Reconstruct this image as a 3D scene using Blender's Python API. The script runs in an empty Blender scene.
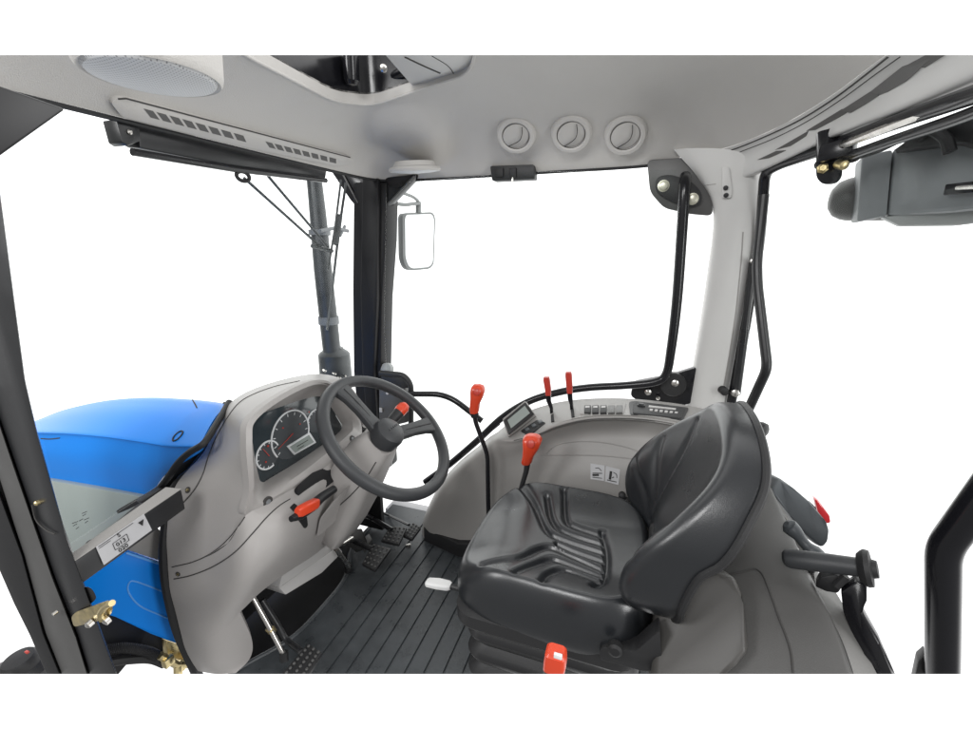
import bpy, bmesh, math, random
from mathutils import Vector as V, Matrix, noise as mnoise
from mathutils.bvhtree import BVHTree
random.seed(4)
S = bpy.context.scene
COL = S.collection
rad = math.radians

# ------------------------------------------------------------------ camera
FPX, CX, CY, W0, H0 = 429.0, 486.5, 364.5, 973.0, 729.0
pit, yaw = rad(15.4), rad(18.9)
CAM = V((0, 0, 1.25))
cF = V((-math.sin(yaw)*math.cos(pit), math.cos(yaw)*math.cos(pit), -math.sin(pit)))
cR = V((math.cos(yaw), math.sin(yaw), 0))
cU = V((-math.sin(yaw)*math.sin(pit), math.cos(yaw)*math.sin(pit), math.cos(pit)))
cd = bpy.data.cameras.new('camera'); co = bpy.data.objects.new('camera', cd); COL.objects.link(co)
M = Matrix((cR, cU, -cF)).transposed().to_4x4(); M.translation = CAM
co.matrix_world = M
cd.sensor_fit = 'HORIZONTAL'; cd.sensor_width = 36; cd.lens = 36*FPX/W0
cd.clip_start = 0.02; cd.clip_end = 200
S.camera = co

def ray(px, py):
    return cF + cR*((px-CX)/FPX) - cU*((py-CY)/FPX)
def P(px, py, x=None, y=None, z=None):
    """a measured point: the sight line through it meets the plane x, y or z = value (metres)"""
    d = ray(px, py)
    t = x/d.x if x is not None else (y/d.y if y is not None else (z-CAM.z)/d.z)
    return CAM + d*t
def PP(pts, **k): return [P(a, b, **k) for a, b in pts]
def PX(pts): return [P(q[0], q[1], x=q[2]) for q in pts]
def PY(pts): return [P(q[0], q[1], y=q[2]) for q in pts]
def PZ(pts): return [P(q[0], q[1], z=q[2]) for q in pts]

# the cab is shown as a cut-away: two section planes end the roof above and the floor below
nT = ray(0, 55).cross(ray(973, 55)).normalized()
if nT.dot(ray(486, 300)) > 0: nT = -nT
nB = ray(0, 674).cross(ray(973, 674)).normalized()
if nB.dot(ray(486, 300)) > 0: nB = -nB
def section(bm, cap=True):
    for n in (nT, nB):
        if any((v.co-CAM).dot(n) > 1e-5 for v in bm.verts):
            r = bmesh.ops.bisect_plane(bm, geom=bm.verts[:]+bm.edges[:]+bm.faces[:], dist=1e-6,
                                       plane_co=CAM, plane_no=n, clear_outer=True)
            if cap:
                ed = [g for g in r['geom_cut'] if isinstance(g, bmesh.types.BMEdge) and g.is_valid and len(g.link_faces) == 1]
                if ed:
                    try: bmesh.ops.holes_fill(bm, edges=ed, sides=0)
                    except Exception: pass

# ------------------------------------------------------------------ materials
def mat(name, col, rough=.5, metal=0., spec=.5, bump=0., bscale=300., coat=0., var=0., vscale=6., rvar=0.):
    m = bpy.data.materials.new(name); m.use_nodes = True
    N, L = m.node_tree.nodes, m.node_tree.links
    b = N['Principled BSDF']
    b.inputs['Base Color'].default_value = (*col, 1); b.inputs['Roughness'].default_value = rough
    b.inputs['Metallic'].default_value = metal; b.inputs['Specular IOR Level'].default_value = spec
    b.inputs['Coat Weight'].default_value = coat; b.inputs['Coat Roughness'].default_value = .06
    g = N.new('ShaderNodeNewGeometry')
    if bump:
        n = N.new('ShaderNodeTexNoise'); n.inputs['Scale'].default_value = bscale; n.inputs['Detail'].default_value = 3
        L.new(g.outputs['Position'], n.inputs['Vector'])
        bp = N.new('ShaderNodeBump'); bp.inputs['Strength'].default_value = bump; bp.inputs['Distance'].default_value = .002
        L.new(n.outputs['Fac'], bp.inputs['Height']); L.new(bp.outputs['Normal'], b.inputs['Normal'])
    if var or rvar:
        n2 = N.new('ShaderNodeTexNoise'); n2.inputs['Scale'].default_value = vscale; n2.inputs['Detail'].default_value = 5
        L.new(g.outputs['Position'], n2.inputs['Vector'])
        if var:
            mr = N.new('ShaderNodeMapRange'); mr.inputs['From Min'].default_value = .3; mr.inputs['From Max'].default_value = .7
            mr.inputs['To Min'].default_value = 1-var; mr.inputs['To Max'].default_value = 1+var
            L.new(n2.outputs['Fac'], mr.inputs['Value'])
            mx = N.new('ShaderNodeVectorMath'); mx.operation = 'SCALE'; mx.inputs[0].default_value = col
            L.new(mr.outputs['Result'], mx.inputs['Scale']); L.new(mx.outputs['Vector'], b.inputs['Base Color'])
        if rvar:
            m2 = N.new('ShaderNodeMapRange'); m2.inputs['From Min'].default_value = .3; m2.inputs['From Max'].default_value = .7
            m2.inputs['To Min'].default_value = max(.02, rough-rvar); m2.inputs['To Max'].default_value = rough+rvar
            L.new(n2.outputs['Fac'], m2.inputs['Value']); L.new(m2.outputs['Result'], b.inputs['Roughness'])
    return m

HEADL = mat('headliner_grey', (.525, .51, .487), .62, bump=.5, bscale=420, var=.025, vscale=3)
TRIMG = mat('trim_light_grey', (.57, .565, .55), .5, bump=.12, bscale=700, var=.02)
DASHG = mat('dash_grey', (.365, .348, .336), .40, bump=.3, bscale=520, var=.02, vscale=4)
CONSG = mat('console_grey', (.29, .28, .268), .43, bump=.3, bscale=520, var=.025, vscale=4)
CONSD = mat('console_dark_grey', (.085, .083, .080), .42, bump=.25, bscale=800, var=.03)
PANELG = mat('panel_pale_grey', (.5, .49, .48), .45, bump=.1, bscale=700)
BLKP = mat('black_paint', (.008, .008, .010), .2, spec=.45, bump=.02, bscale=60, rvar=.05)
FRAMEG = mat('frame_charcoal', (.014, .0145, .016), .34, bump=.05, bscale=300, var=.15, vscale=9, rvar=.08)
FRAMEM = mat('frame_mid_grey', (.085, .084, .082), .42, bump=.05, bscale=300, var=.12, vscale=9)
BLKM = mat('black_matt_plastic', (.018, .018, .019), .5, bump=.2, bscale=500, var=.1)
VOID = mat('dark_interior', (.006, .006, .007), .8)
BLKS = mat('black_satin', (.008, .008, .009), .5, spec=.3)
RUBB = mat('black_rubber', (.012, .012, .013), .6)
WHEELM = mat('steering_rubber', (.035, .037, .04), .42, bump=.25, bscale=900)
DECKF = mat('deck_mid_grey', (.19, .187, .18), .42, bump=.25, bscale=520)
SLOTM = mat('slot_dark_grey', (.10, .098, .095), .7)
BOXG = mat('box_grey', (.06, .057, .053), .45, bump=.12, bscale=800, var=.03)
SEAM = mat('seam_shadow', (.05, .048, .046), .8)
ORANGE = mat('orange_red_plastic', (.68, .06, .02), .32, coat=.2, bump=.03, bscale=200)
RED = mat('dark_red_plastic', (.50, .045, .03), .35)
CHROME = mat('steel', (.62, .6, .57), .25, metal=1, rvar=.08, vscale=60)
BRASS = mat('yellow_zinc', (.66, .55, .30), .34, metal=1, var=.18, vscale=70, rvar=.1)
PALEB = mat('pale_zinc', (.72, .70, .58), .35, metal=.6, var=.1, vscale=70)
BLUE = mat('blue_paint', (.002, .235, .83), .36, spec=.25, coat=.06, var=.02, vscale=3)
BLUEL = mat('blue_fold_highlight', (.12, .38, .85), .3, coat=.4)  # lighter blue standing in for the highlight on panel folds
EXH = mat('exhaust_steel_paint', (.075, .08, .083), .4, metal=.3, var=.2, vscale=14, rvar=.1)
LAMPG = mat('lamp_housing_grey', (.2, .21, .22), .5, bump=.1, bscale=300, var=.1, vscale=12)
LAMPL = mat('lamp_bracket_grey', (.33, .34, .34), .5, var=.08)
WHITEP = mat('white_plastic', (.78, .78, .77), .35)
MIRR = mat('mirror_glass', (.92, .93, .94), .03, metal=1)
LABEL = mat('label_silver', (.46, .46, .47), .4, var=.03, vscale=30)
INK = mat('black_ink', (.012, .012, .012), .6)
CLUST = mat('cluster_face', (.03, .04, .046), .16, spec=.6, coat=.5, var=.1, vscale=20)
GAUGE = mat('gauge_white', (.72, .74, .75), .5)
GAUGED = mat('gauge_dial', (.055, .062, .068), .35)
LCD = mat('lcd_grey_green', (.30, .34, .32), .25, coat=.3)
LCDD = mat('lcd_dark', (.07, .075, .075), .2, coat=.4)
REDLENS = mat('red_lens', (.5, .008, .014), .2, coat=.6)
POD = mat('pod_slate', (.075, .083, .09), .42, bump=.1, bscale=400)
SILL = mat('quarter_tint', (.33, .37, .355), .4, var=.06, vscale=5)

def leather():
    m = mat('black_leather', (.014, .0155, .018), .30, spec=.8)
    N, L = m.node_tree.nodes, m.node_tree.links; b = N['Principled BSDF']
    g = N.new('ShaderNodeNewGeometry')
    vo = N.new('ShaderNodeTexVoronoi'); vo.inputs['Scale'].default_value = 330; vo.feature = 'DISTANCE_TO_EDGE'
    L.new(g.outputs['Position'], vo.inputs['Vector'])
    n = N.new('ShaderNodeTexNoise'); n.inputs['Scale'].default_value = 45; n.inputs['Detail'].default_value = 4
    L.new(g.outputs['Position'], n.inputs['Vector'])
    b1 = N.new('ShaderNodeBump'); b1.inputs['Strength'].default_value = .22; b1.inputs['Distance'].default_value = .0008
    L.new(vo.outputs['Distance'], b1.inputs['Height'])
    b2 = N.new('ShaderNodeBump'); b2.inputs['Strength'].default_value = .05; b2.inputs['Distance'].default_value = .004
    L.new(n.outputs['Fac'], b2.inputs['Height']); L.new(b1.outputs['Normal'], b2.inputs['Normal'])
    L.new(b2.outputs['Normal'], b.inputs['Normal'])
    n3 = N.new('ShaderNodeTexNoise'); n3.inputs['Scale'].default_value = 9; n3.inputs['Detail'].default_value = 4
    L.new(g.outputs['Position'], n3.inputs['Vector'])
    mr = N.new('ShaderNodeMapRange'); mr.inputs['From Min'].default_value = .3; mr.inputs['From Max'].default_value = .7
    mr.inputs['To Min'].default_value = .27; mr.inputs['To Max'].default_value = .34
    L.new(n3.outputs['Fac'], mr.inputs['Value']); L.new(mr.outputs['Result'], b.inputs['Roughness'])
    return m
LEATH = leather()

def matmat():
    m = mat('floor_rubber', (.056, .062, .067), .33, bump=.3, bscale=420, var=.22, vscale=16, rvar=.1)
    return m
MATR = matmat()

def grille():
    m = mat('speaker_mesh', (.45, .46, .47), .5)
    N, L = m.node_tree.nodes, m.node_tree.links; b = N['Principled BSDF']
    g = N.new('ShaderNodeNewGeometry')
    vo = N.new('ShaderNodeTexVoronoi'); vo.inputs['Scale'].default_value = 190; vo.inputs['Randomness'].default_value = 0
    mp = N.new('ShaderNodeMapping'); mp.inputs['Scale'].default_value = (1, 1, 0.001)
    L.new(g.outputs['Position'], mp.inputs['Vector']); L.new(mp.outputs['Vector'], vo.inputs['Vector'])
    r = N.new('ShaderNodeValToRGB'); r.color_ramp.elements[0].position = .28; r.color_ramp.elements[0].color = (.12, .12, .13, 1)
    r.color_ramp.elements[1].position = .40; r.color_ramp.elements[1].color = (.56, .57, .58, 1)
    L.new(vo.outputs['Distance'], r.inputs['Fac']); L.new(r.outputs['Color'], b.inputs['Base Color'])
    return m
GRILLE = grille()

def glass(name='clear_glass', tint=(.975, .985, .98), refl=.06):
    m = bpy.data.materials.new(name); m.use_nodes = True
    N, L = m.node_tree.nodes, m.node_tree.links; N.clear()
    o = N.new('ShaderNodeOutputMaterial'); t = N.new('ShaderNodeBsdfTransparent'); t.inputs['Color'].default_value = (*tint, 1)
    gl = N.new('ShaderNodeBsdfGlossy'); gl.inputs['Roughness'].default_value = .0
    fr = N.new('ShaderNodeLayerWeight'); fr.inputs['Blend'].default_value = .12
    mu = N.new('ShaderNodeMath'); mu.operation = 'MULTIPLY'; mu.inputs[1].default_value = refl*4
    L.new(fr.outputs['Fresnel'], mu.inputs[0])
    mx = N.new('ShaderNodeMixShader'); L.new(mu.outputs[0], mx.inputs['Fac'])
    L.new(t.outputs[0], mx.inputs[1]); L.new(gl.outputs[0], mx.inputs[2]); L.new(mx.outputs[0], o.inputs['Surface'])
    return m
GLASS = glass()

# ------------------------------------------------------------------ mesh helpers
def cr(p0, p1, p2, p3, t):
    return 0.5*((2*p1)+(p2-p0)*t+(2*p0-5*p1+4*p2-p3)*t*t+(3*p1-p0-3*p2+p3)*t*t*t)
def spline(pts, n=8, closed=False):
    pts = [V(p) for p in pts]; k = len(pts); out = []
    rng = k if closed else k-1
    for i in range(rng):
        if closed: a, b, c, d = pts[(i-1) % k], pts[i], pts[(i+1) % k], pts[(i+2) % k]
        else:
            b, c = pts[i], pts[i+1]
            a = pts[i-1] if i > 0 else 2*b-c
            d = pts[i+2] if i+2 < k else 2*c-b
        for j in range(n): out.append(cr(a, b, c, d, j/n))
    if not closed: out.append(pts[-1].copy())
    return out
def fillet(pts, r, n=6):
    pts = [V(p) for p in pts]; out = [pts[0]]
    for i in range(1, len(pts)-1):
        a, b, c = pts[i-1], pts[i], pts[i+1]
        d = min(r, (a-b).length*.49, (c-b).length*.49)
        s, e = b+(a-b).normalized()*d, b+(c-b).normalized()*d
        for j in range(n+1):
            t = j/n; out.append(s*(1-t)**2+b*2*t*(1-t)+e*t*t)
    out.append(pts[-1]); return out
def tube(bm, pts, r, n=14, closed=False):
    k = len(pts); rr = r if isinstance(r, (list, tuple)) else [r]*k
    if len(rr) != k: rr = [rr[min(len(rr)-1, int(i*(len(rr)-1)/(k-1)))]*(1-((i*(len(rr)-1)/(k-1)) % 1)) + rr[min(len(rr)-1, int(i*(len(rr)-1)/(k-1))+1)]*((i*(len(rr)-1)/(k-1)) % 1) for i in range(k)]
    T = []
    for i in range(k):
        a, b = (pts[(i-1) % k], pts[(i+1) % k]) if closed else (pts[max(i-1, 0)], pts[min(i+1, k-1)])
        t = b-a; T.append(t.normalized() if t.length > 1e-9 else (T[-1] if T else V((0, 0, 1))))
    u = T[0].orthogonal().normalized(); rings = []
    for i in range(k):
        u = (u-T[i]*u.dot(T[i])).normalized(); w = T[i].cross(u)
        rings.append([bm.verts.new(pts[i]+(u*math.cos(2*math.pi*j/n)+w*math.sin(2*math.pi*j/n))*rr[i]) for j in range(n)])
    for i in range(k if closed else k-1):
        A, B = rings[i], rings[(i+1) % k]
        off = 0
        if closed and i == k-1:
            off = min(range(n), key=lambda o: (A[0].co-B[o].co).length)
        for j in range(n): bm.faces.new((A[j], A[(j+1) % n], B[(j+1+off) % n], B[(j+off) % n]))
    if not closed:
        bm.faces.new(rings[0][::-1]); bm.faces.new(rings[-1])
    return bm
def join(bm, t):
    me = bpy.data.meshes.new('tmp'); t.to_mesh(me); t.free(); bm.from_mesh(me); bpy.data.meshes.remove(me)
def plate(bm, pts, vec, bev=0., seg=2):
    t = bmesh.new(); vec = V(vec); pts = [V(p) for p in pts]
    a = [t.verts.new(p) for p in pts]; b = [t.verts.new(p+vec) for p in pts]; n = len(pts)
    t.faces.new(a); t.faces.new(b[::-1])
    for i in range(n): t.faces.new((a[i], b[i], b[(i+1) % n], a[(i+1) % n]))
    bmesh.ops.recalc_face_normals(t, faces=t.faces)
    if bev: bmesh.ops.bevel(t, geom=t.edges[:], offset=bev, segments=seg, affect='EDGES', clamp_overlap=True, profile=.5)
    join(bm, t)
def box(bm, c, ax, ay, az, bev=0., seg=2):
    """box centred at c with half-axis vectors"""
    c, ax, ay, az = V(c), V(ax), V(ay), V(az)
    plate(bm, [c-ax-ay-az, c+ax-ay-az, c+ax+ay-az, c-ax+ay-az], az*2, bev, seg)
def lathe(bm, o, axis, prof, n=28, ref=None):
    o, axis = V(o), V(axis).normalized(); u = (V(ref) if ref else axis.orthogonal()); u = (u-axis*u.dot(axis)).normalized(); w = axis.cross(u)
    rings = []
    for r, h in prof:
        rings.append([bm.verts.new(o+axis*h+(u*math.cos(2*math.pi*j/n)+w*math.sin(2*math.pi*j/n))*max(r, 1e-5)) for j in range(n)])
    for A, B in zip(rings, rings[1:]):
        for j in range(n): bm.faces.new((A[j], A[(j+1) % n], B[(j+1) % n], B[j]))
    bm.faces.new(rings[0][::-1]); bm.faces.new(rings[-1])
def loft(bm, secs, caps=True):
    R = [[bm.verts.new(p) for p in s] for s in secs]; n = len(secs[0])
    for A, B in zip(R, R[1:]):
        for j in range(n): bm.faces.new((A[j], A[(j+1) % n], B[(j+1) % n], B[j]))
    if caps: bm.faces.new(R[0][::-1]); bm.faces.new(R[-1])
def rrect(c, u, w, hu, hw, r, n=5):
    """rounded rectangle section"""
    out = []
    for cx, cy, a0 in ((hu-r, hw-r, 0), (-hu+r, hw-r, 90), (-hu+r, -hw+r, 180), (hu-r, -hw+r, 270)):
        for i in range(n+1):
            a = rad(a0+90*i/n); out.append(V(c)+V(u)*(cx+r*math.cos(a))+V(w)*(cy+r*math.sin(a)))
    return out
def patchgrid(rows, n=8, m=8):
    g = [spline(r, n) for r in rows]
    cols = [spline([g[i][j] for i in range(len(rows))], m) for j in range(len(g[0]))]
    return [[cols[j][i] for j in range(len(cols))] for i in range(len(cols[0]))]
def sheet(bm, G, th, toward=None):
    """grid of points -> closed shell whose outer skin faces 'toward' (default the door side, where the camera is)"""
    t = bmesh.new(); nr, nc = len(G), len(G[0])
    A = [[t.verts.new(p) for p in r] for r in G]
    for i in range(nr-1):
        for j in range(nc-1): t.faces.new((A[i][j], A[i][j+1], A[i+1][j+1], A[i+1][j]))
    t.normal_update()
    c = sum((f.calc_center_median() for f in t.faces), V())/len(t.faces)
    tv = (V(toward) if toward else CAM)-c
    s = sum(f.normal.dot(tv) for f in t.faces)
    if s < 0:
        bmesh.ops.reverse_faces(t, faces=t.faces[:]); t.normal_update()
    if th:
        B = [[t.verts.new(v.co-v.normal*th) for v in r] for r in A]
        flip = s < 0
        def q(a, b, c_, d):
            t.faces.new((a, b, c_, d) if not flip else (d, c_, b, a))
        for i in range(nr-1):
            for j in range(nc-1): q(B[i][j], B[i+1][j], B[i+1][j+1], B[i][j+1])
        for i in range(nr-1):
            q(A[i][0], A[i+1][0], B[i+1][0], B[i][0]); q(A[i+1][-1], A[i][-1], B[i][-1], B[i+1][-1])
        for j in range(nc-1):
            q(A[0][j+1], A[0][j], B[0][j], B[0][j+1]); q(A[-1][j], A[-1][j+1], B[-1][j+1], B[-1][j])
        bmesh.ops.recalc_face_normals(t, faces=t.faces)
    join(bm, t)
def tree_of(*bms):
    b = bmesh.new()
    for x in bms:
        me = bpy.data.meshes.new('t'); x.to_mesh(me); b.from_mesh(me); bpy.data.meshes.remove(me)
    t = BVHTree.FromBMesh(b); b.free(); return t
def hit(tree, px, py, off=0.):
    d = ray(px, py).normalized(); loc, n, i, dist = tree.ray_cast(CAM, d)
    if loc is None: return None, None
    if n.dot(d) > 0: n = -n
    return loc+n*off, n
def seamline(bm, tree, pix, r=.0016, n=6, off=0., closed=False):
    pts = []
    for q in spline([V((a, b, 0)) for a, b in pix], n, closed):
        p, _ = hit(tree, q.x, q.y, off)
        if p is not None: pts.append(p)
    if len(pts) > 2: tube(bm, pts, r, 8)
def inset(bm, tree, pix, out=.003, deep=.01, bev=.0, off=0.):
    """low block standing on a surface, outline given by measured points"""
    h = [hit(tree, a, b) for a, b in pix]; h = [x for x in h if x[0] is not None]
    n = sum((x[1] for x in h), V()).normalized(); c = sum((x[0] for x in h), V())/len(h)
    pts = []
    for (a, b) in pix:
        d = ray(a, b); t = (c+n*(out+off)-CAM).dot(n)/d.dot(n); pts.append(CAM+d*t)
    plate(bm, pts, -n*(out+deep), bev); return c+n*(out+off), n
def rpoly(pts, r, n=4):
    """rounded pixel polygon"""
    k = len(pts); out = []
    for i in range(k):
        a, b, c = (V((*pts[(i+s) % k], 0)) for s in (-1, 0, 1))
        d = min(r, (a-b).length*.48, (c-b).length*.48); s, e = b+(a-b).normalized()*d, b+(c-b).normalized()*d
        for j in range(n+1):
            t = j/n; q = s*(1-t)**2+b*2*t*(1-t)+e*t*t; out.append((q.x, q.y))
    return out

# ------------------------------------------------------------------ object helpers
def tag(o, label, cat, group=None, kind=None):
    if label: o['label'] = label
    if cat: o['category'] = cat
    if group: o['group'] = group
    if kind: o['kind'] = kind
    return o
def thing(name, label, cat, loc=(0, 0, 0), group=None):
    o = bpy.data.objects.new(name, None); COL.objects.link(o); o.location = loc; o.empty_display_size = .05
    return tag(o, label, cat, group)
def obj(name, bm, m, parent=None, sharp=32, cut=True, cap=True, label=None):
    if cut: section(bm, cap)
    bmesh.ops.remove_doubles(bm, verts=bm.verts[:], dist=1e-6)
    me = bpy.data.meshes.new(name); bm.to_mesh(me); bm.free()
    me.materials.append(m)
    for p in me.polygons: p.use_smooth = True
    me.set_sharp_from_angle(angle=rad(sharp))
    o = bpy.data.objects.new(name, me); COL.objects.link(o)
    if parent is not None:
        o.parent = parent
        if parent.parent is None: o.matrix_parent_inverse = Matrix.Translation(-V(parent.location))   # part meshes are in world metres
    if label: o['label'] = label
    return o
def B(): return bmesh.new()
def text_bm(bm, s, o, u, w, size, depth=.0006):
    cu = bpy.data.curves.new('txt', 'FONT'); cu.body = s; cu.size = size; cu.align_x = 'CENTER'; cu.align_y = 'CENTER'; cu.extrude = depth
    ob = bpy.data.objects.new('txt', cu); COL.objects.link(ob)
    me = bpy.data.meshes.new_from_object(ob.evaluated_get(bpy.context.evaluated_depsgraph_get()))
    u = V(u).normalized(); w = V(w); w = (w-u*w.dot(u)).normalized(); n = u.cross(w)
    Mx = Matrix((u, w, n)).transposed().to_4x4(); Mx.translation = V(o)
    me.transform(Mx); bm.from_mesh(me)
    bpy.data.objects.remove(ob); bpy.data.curves.remove(cu); bpy.data.meshes.remove(me)
def smooth(a, b, x):
    t = min(1, max(0, (x-a)/(b-a))); return t*t*(3-2*t)

# ================================================================== ROOF
ZC = 1.785
seam_pts = PY([(690, 155, 1.875), (728, 147, 1.81), (765, 133, 1.72), (800, 115, 1.60), (835, 93, 1.45), (868, 68, 1.29), (892, 50, 1.17), (935, 15, 1.02)])
rim = [V((-1.19, .15, 1.545)), V((-1.19, .6, 1.545)), V((-1.19, 1.1, 1.545)), V((-1.185, 1.55, 1.545)), V((-1.165, 1.78, 1.545)), V((-1.08, 1.87, 1.545)),
       V((-.85, 1.885, 1.545)), V((-.4, 1.885, 1.548)), V((0, 1.885, 1.552))] + seam_pts + [V((.72, .6, 1.66)), V((.6, .15, 1.66)), V((-.2, .12, 1.6))]
rimS = spline(rim, 16, True)
rc = V((-.42, .95, ZC))
BUL = V((-.90, 1.66, 0))
def roofpt(R, t):
    L = (rc-R).xy.length; d = L*t
    z = R.z+(ZC-R.z)*(1-math.exp(-d/.2))/(1-math.exp(-L/.2))
    p = V((R.x+(rc.x-R.x)*t, R.y+(rc.y-R.y)*t, z))
    e = ((p.x-BUL.x)**2+(p.y-BUL.y)**2)/(.145**2)
    p.z -= .065*math.exp(-e*e*.9)*smooth(0, .08, d)
    return p
bmr = B()
ts = [0, .012, .03, .05, .075, .1, .13, .16, .2, .24, .28, .33, .38, .44, .5, .58, .66, .75, .85, .94]
rows = [[roofpt(R, t) for R in rimS]+[roofpt(rimS[0], t)] for t in ts]
ringv = [[bmr.verts.new(p) for p in r[:-1]] for r in rows]; nR = len(rimS)
for A, C_ in zip(ringv, ringv[1:]):
    for j in range(nR): bmr.faces.new((A[j], A[(j+1) % nR], C_[(j+1) % nR], C_[j]))
cv = bmr.verts.new(rc)
for j in range(nR): bmr.faces.new((ringv[-1][j], ringv[-1][(j+1) % nR], cv))
ROOF = tree_of(bmr)
bmr.normal_update()
up = [[bmr.verts.new(v.co+V((0, 0, .035))) for v in r] for r in ringv]; cu_ = bmr.verts.new(rc+V((0, 0, .035)))
for A, C_ in zip(up, up[1:]):
    for j in range(nR): bmr.faces.new((C_[j], C_[(j+1) % nR], A[(j+1) % nR], A[j]))
for j in range(nR):
    bmr.faces.new((up[-1][(j+1) % nR], up[-1][j], cu_)); bmr.faces.new((ringv[0][j], up[0][j], up[0][(j+1) % nR], ringv[0][(j+1) % nR]))
bmesh.ops.recalc_face_normals(bmr, faces=bmr.faces)

roof = thing('roof_lining', 'pale grey moulded roof lining above the cab with round vents and speakers', 'roof lining', (-.4, 1.0, 1.6))
# hatch opening cut right through the lining
hatch_px = rpoly([(225, 40), (246, 55), (334, 101), (372, 105), (420, 89), (470, 73), (478, 40)], 14, 5)
hp = [hit(ROOF, a, b)[0] for a, b in hatch_px]
hb = B()
plate(hb, [p-V((0, 0, .25)) for p in hp], (0, 0, .7))
def boolean_cut(bm, cutter):
    ma, mb = bpy.data.meshes.new('a'), bpy.data.meshes.new('b'); bm.to_mesh(ma); cutter.to_mesh(mb); bm.free(); cutter.free()
    a, b = bpy.data.objects.new('a', ma), bpy.data.objects.new('b', mb); COL.objects.link(a); COL.objects.link(b)
    md = a.modifiers.new('b', 'BOOLEAN'); md.operation = 'DIFFERENCE'; md.object = b; md.solver = 'EXACT'
    me = bpy.data.meshes.new_from_object(a.evaluated_get(bpy.context.evaluated_depsgraph_get()))
    out = bmesh.new(); out.from_mesh(me)
    for o in (a, b): bpy.data.objects.remove(o)
    for x in (ma, mb, me): bpy.data.meshes.remove(x)
    return out
bmr = boolean_cut(bmr, hb)
obj('lining_panel', bmr, HEADL, roof, 40)
b = B(); tube(b, spline([p-V((0, 0, .002)) for p in hp], 3, True), .0045, 10, True); obj('hatch_rim', b, HEADL, roof)
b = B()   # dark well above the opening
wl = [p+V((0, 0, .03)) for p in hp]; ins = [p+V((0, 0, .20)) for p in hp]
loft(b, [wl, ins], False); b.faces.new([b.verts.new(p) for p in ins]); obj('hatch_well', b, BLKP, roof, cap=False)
b = B(); hz = hp[len(hp)//2].z+.06
tube(b, spline(PZ([(255, 45, hz+.02), (300, 68, hz+.02), (345, 88, hz+.02), (375, 84, hz+.02), (410, 70, hz+.02)]), 6), .017); obj('hatch_frame', b, BLKP, roof)
b = B(); lathe(b, P(352, 86, z=hz-.03), (0.1, -.1, 1), [(.0, 0), (.018, .003), (.026, .015), (.027, .1)]); obj('hatch_latch', b, BLKP, roof)
b = B(); lathe(b, P(384, 68, z=hz), (.2, -.9, -.5), [(.0, -.005), (.009, 0), (.012, .006), (.009, .014), (0, .018)]); obj('latch_ball', b, CHROME, roof)
b = B()
pc = [(372, 40), (414, 88), (440, 83), (466, 75), (473, 66), (474, 40)]
cp = PP(rpoly(pc, 6), z=ROOF.ray_cast(CAM, ray(440, 80))[0].z+.012)
plate(b, cp, (0, 0, .012), .003); CPN = tree_of(b); obj('hatch_shade', b, TRIMG, roof)
b = B(); seamline(b, CPN, [(405, 57), (424, 66), (440, 73)], .003); seamline(b, CPN, [(432, 56), (448, 66), (455, 76)], .0015); obj('shade_seam', b, SEAM, roof)
# rear trim band with stepped recesses
bot = PY([(700, 186, 1.875), (738, 178, 1.82), (760, 169, 1.75), (790, 155, 1.64), (820, 140, 1.53), (858, 124, 1.4), (894, 110, 1.28), (973, 77, 1.08), (1050, 45, .95)])
sm = [s.copy() for s in seam_pts]+[]
top9 = [sm[0], sm[1], sm[2], (sm[2]+sm[3])/2, sm[3], sm[4], sm[5], sm[6], sm[7]]
mid9 = [(a*.5+c*.5)+V((0.012, .012, .012)) for a, c in zip(top9, bot)]
b = B(); sheet(b, patchgrid([[p-V((0, 0, .002)) for p in top9], mid9, bot, [p+V((.03, .03, .0)) for p in bot], [p+V((.035, .035, .06)) for p in bot]], 8, 6), .0); BAND = tree_of(b); b.free()
b = B(); sheet(b, patchgrid([[p-V((0, 0, .002)) for p in top9], mid9, bot, [p+V((.03, .03, .0)) for p in bot]], 8, 6), .012); obj('rear_trim_band', b, TRIMG, roof, 50)
b = B(); seamline(b, BAND, [(694, 158), (728, 151), (762, 138), (800, 120), (835, 98), (868, 73), (888, 57)], .0022, 8)
seamline(b, BAND, [(740, 152), (775, 138), (808, 121), (842, 99), (872, 77), (900, 57)], .0013, 8); obj('trim_seam', b, SEAM, roof)
b = B()
for q in ([(757, 160), (776, 151), (788, 150), (768, 158)], [(775, 150), (808, 131), (806, 136), (790, 146)], [(806, 131), (842, 109), (846, 113), (815, 130)],
          [(840, 111), (876, 88), (878, 96), (850, 113)], [(870, 92), (903, 66), (930, 59), (905, 82), (880, 97)], [(906, 66), (926, 55), (950, 52), (925, 68)]):
    inset(b, BAND, q, .0015, .012)
obj('trim_recess', b, CONSD, roof)
# black seal below the front and far rim
b = B(); tube(b, [p+(p-rc).normalized()*.004-V((0, 0, .004)) for p in rimS[:16*9-6]], .006, 8); obj('roof_seal', b, RUBB, roof)
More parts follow.
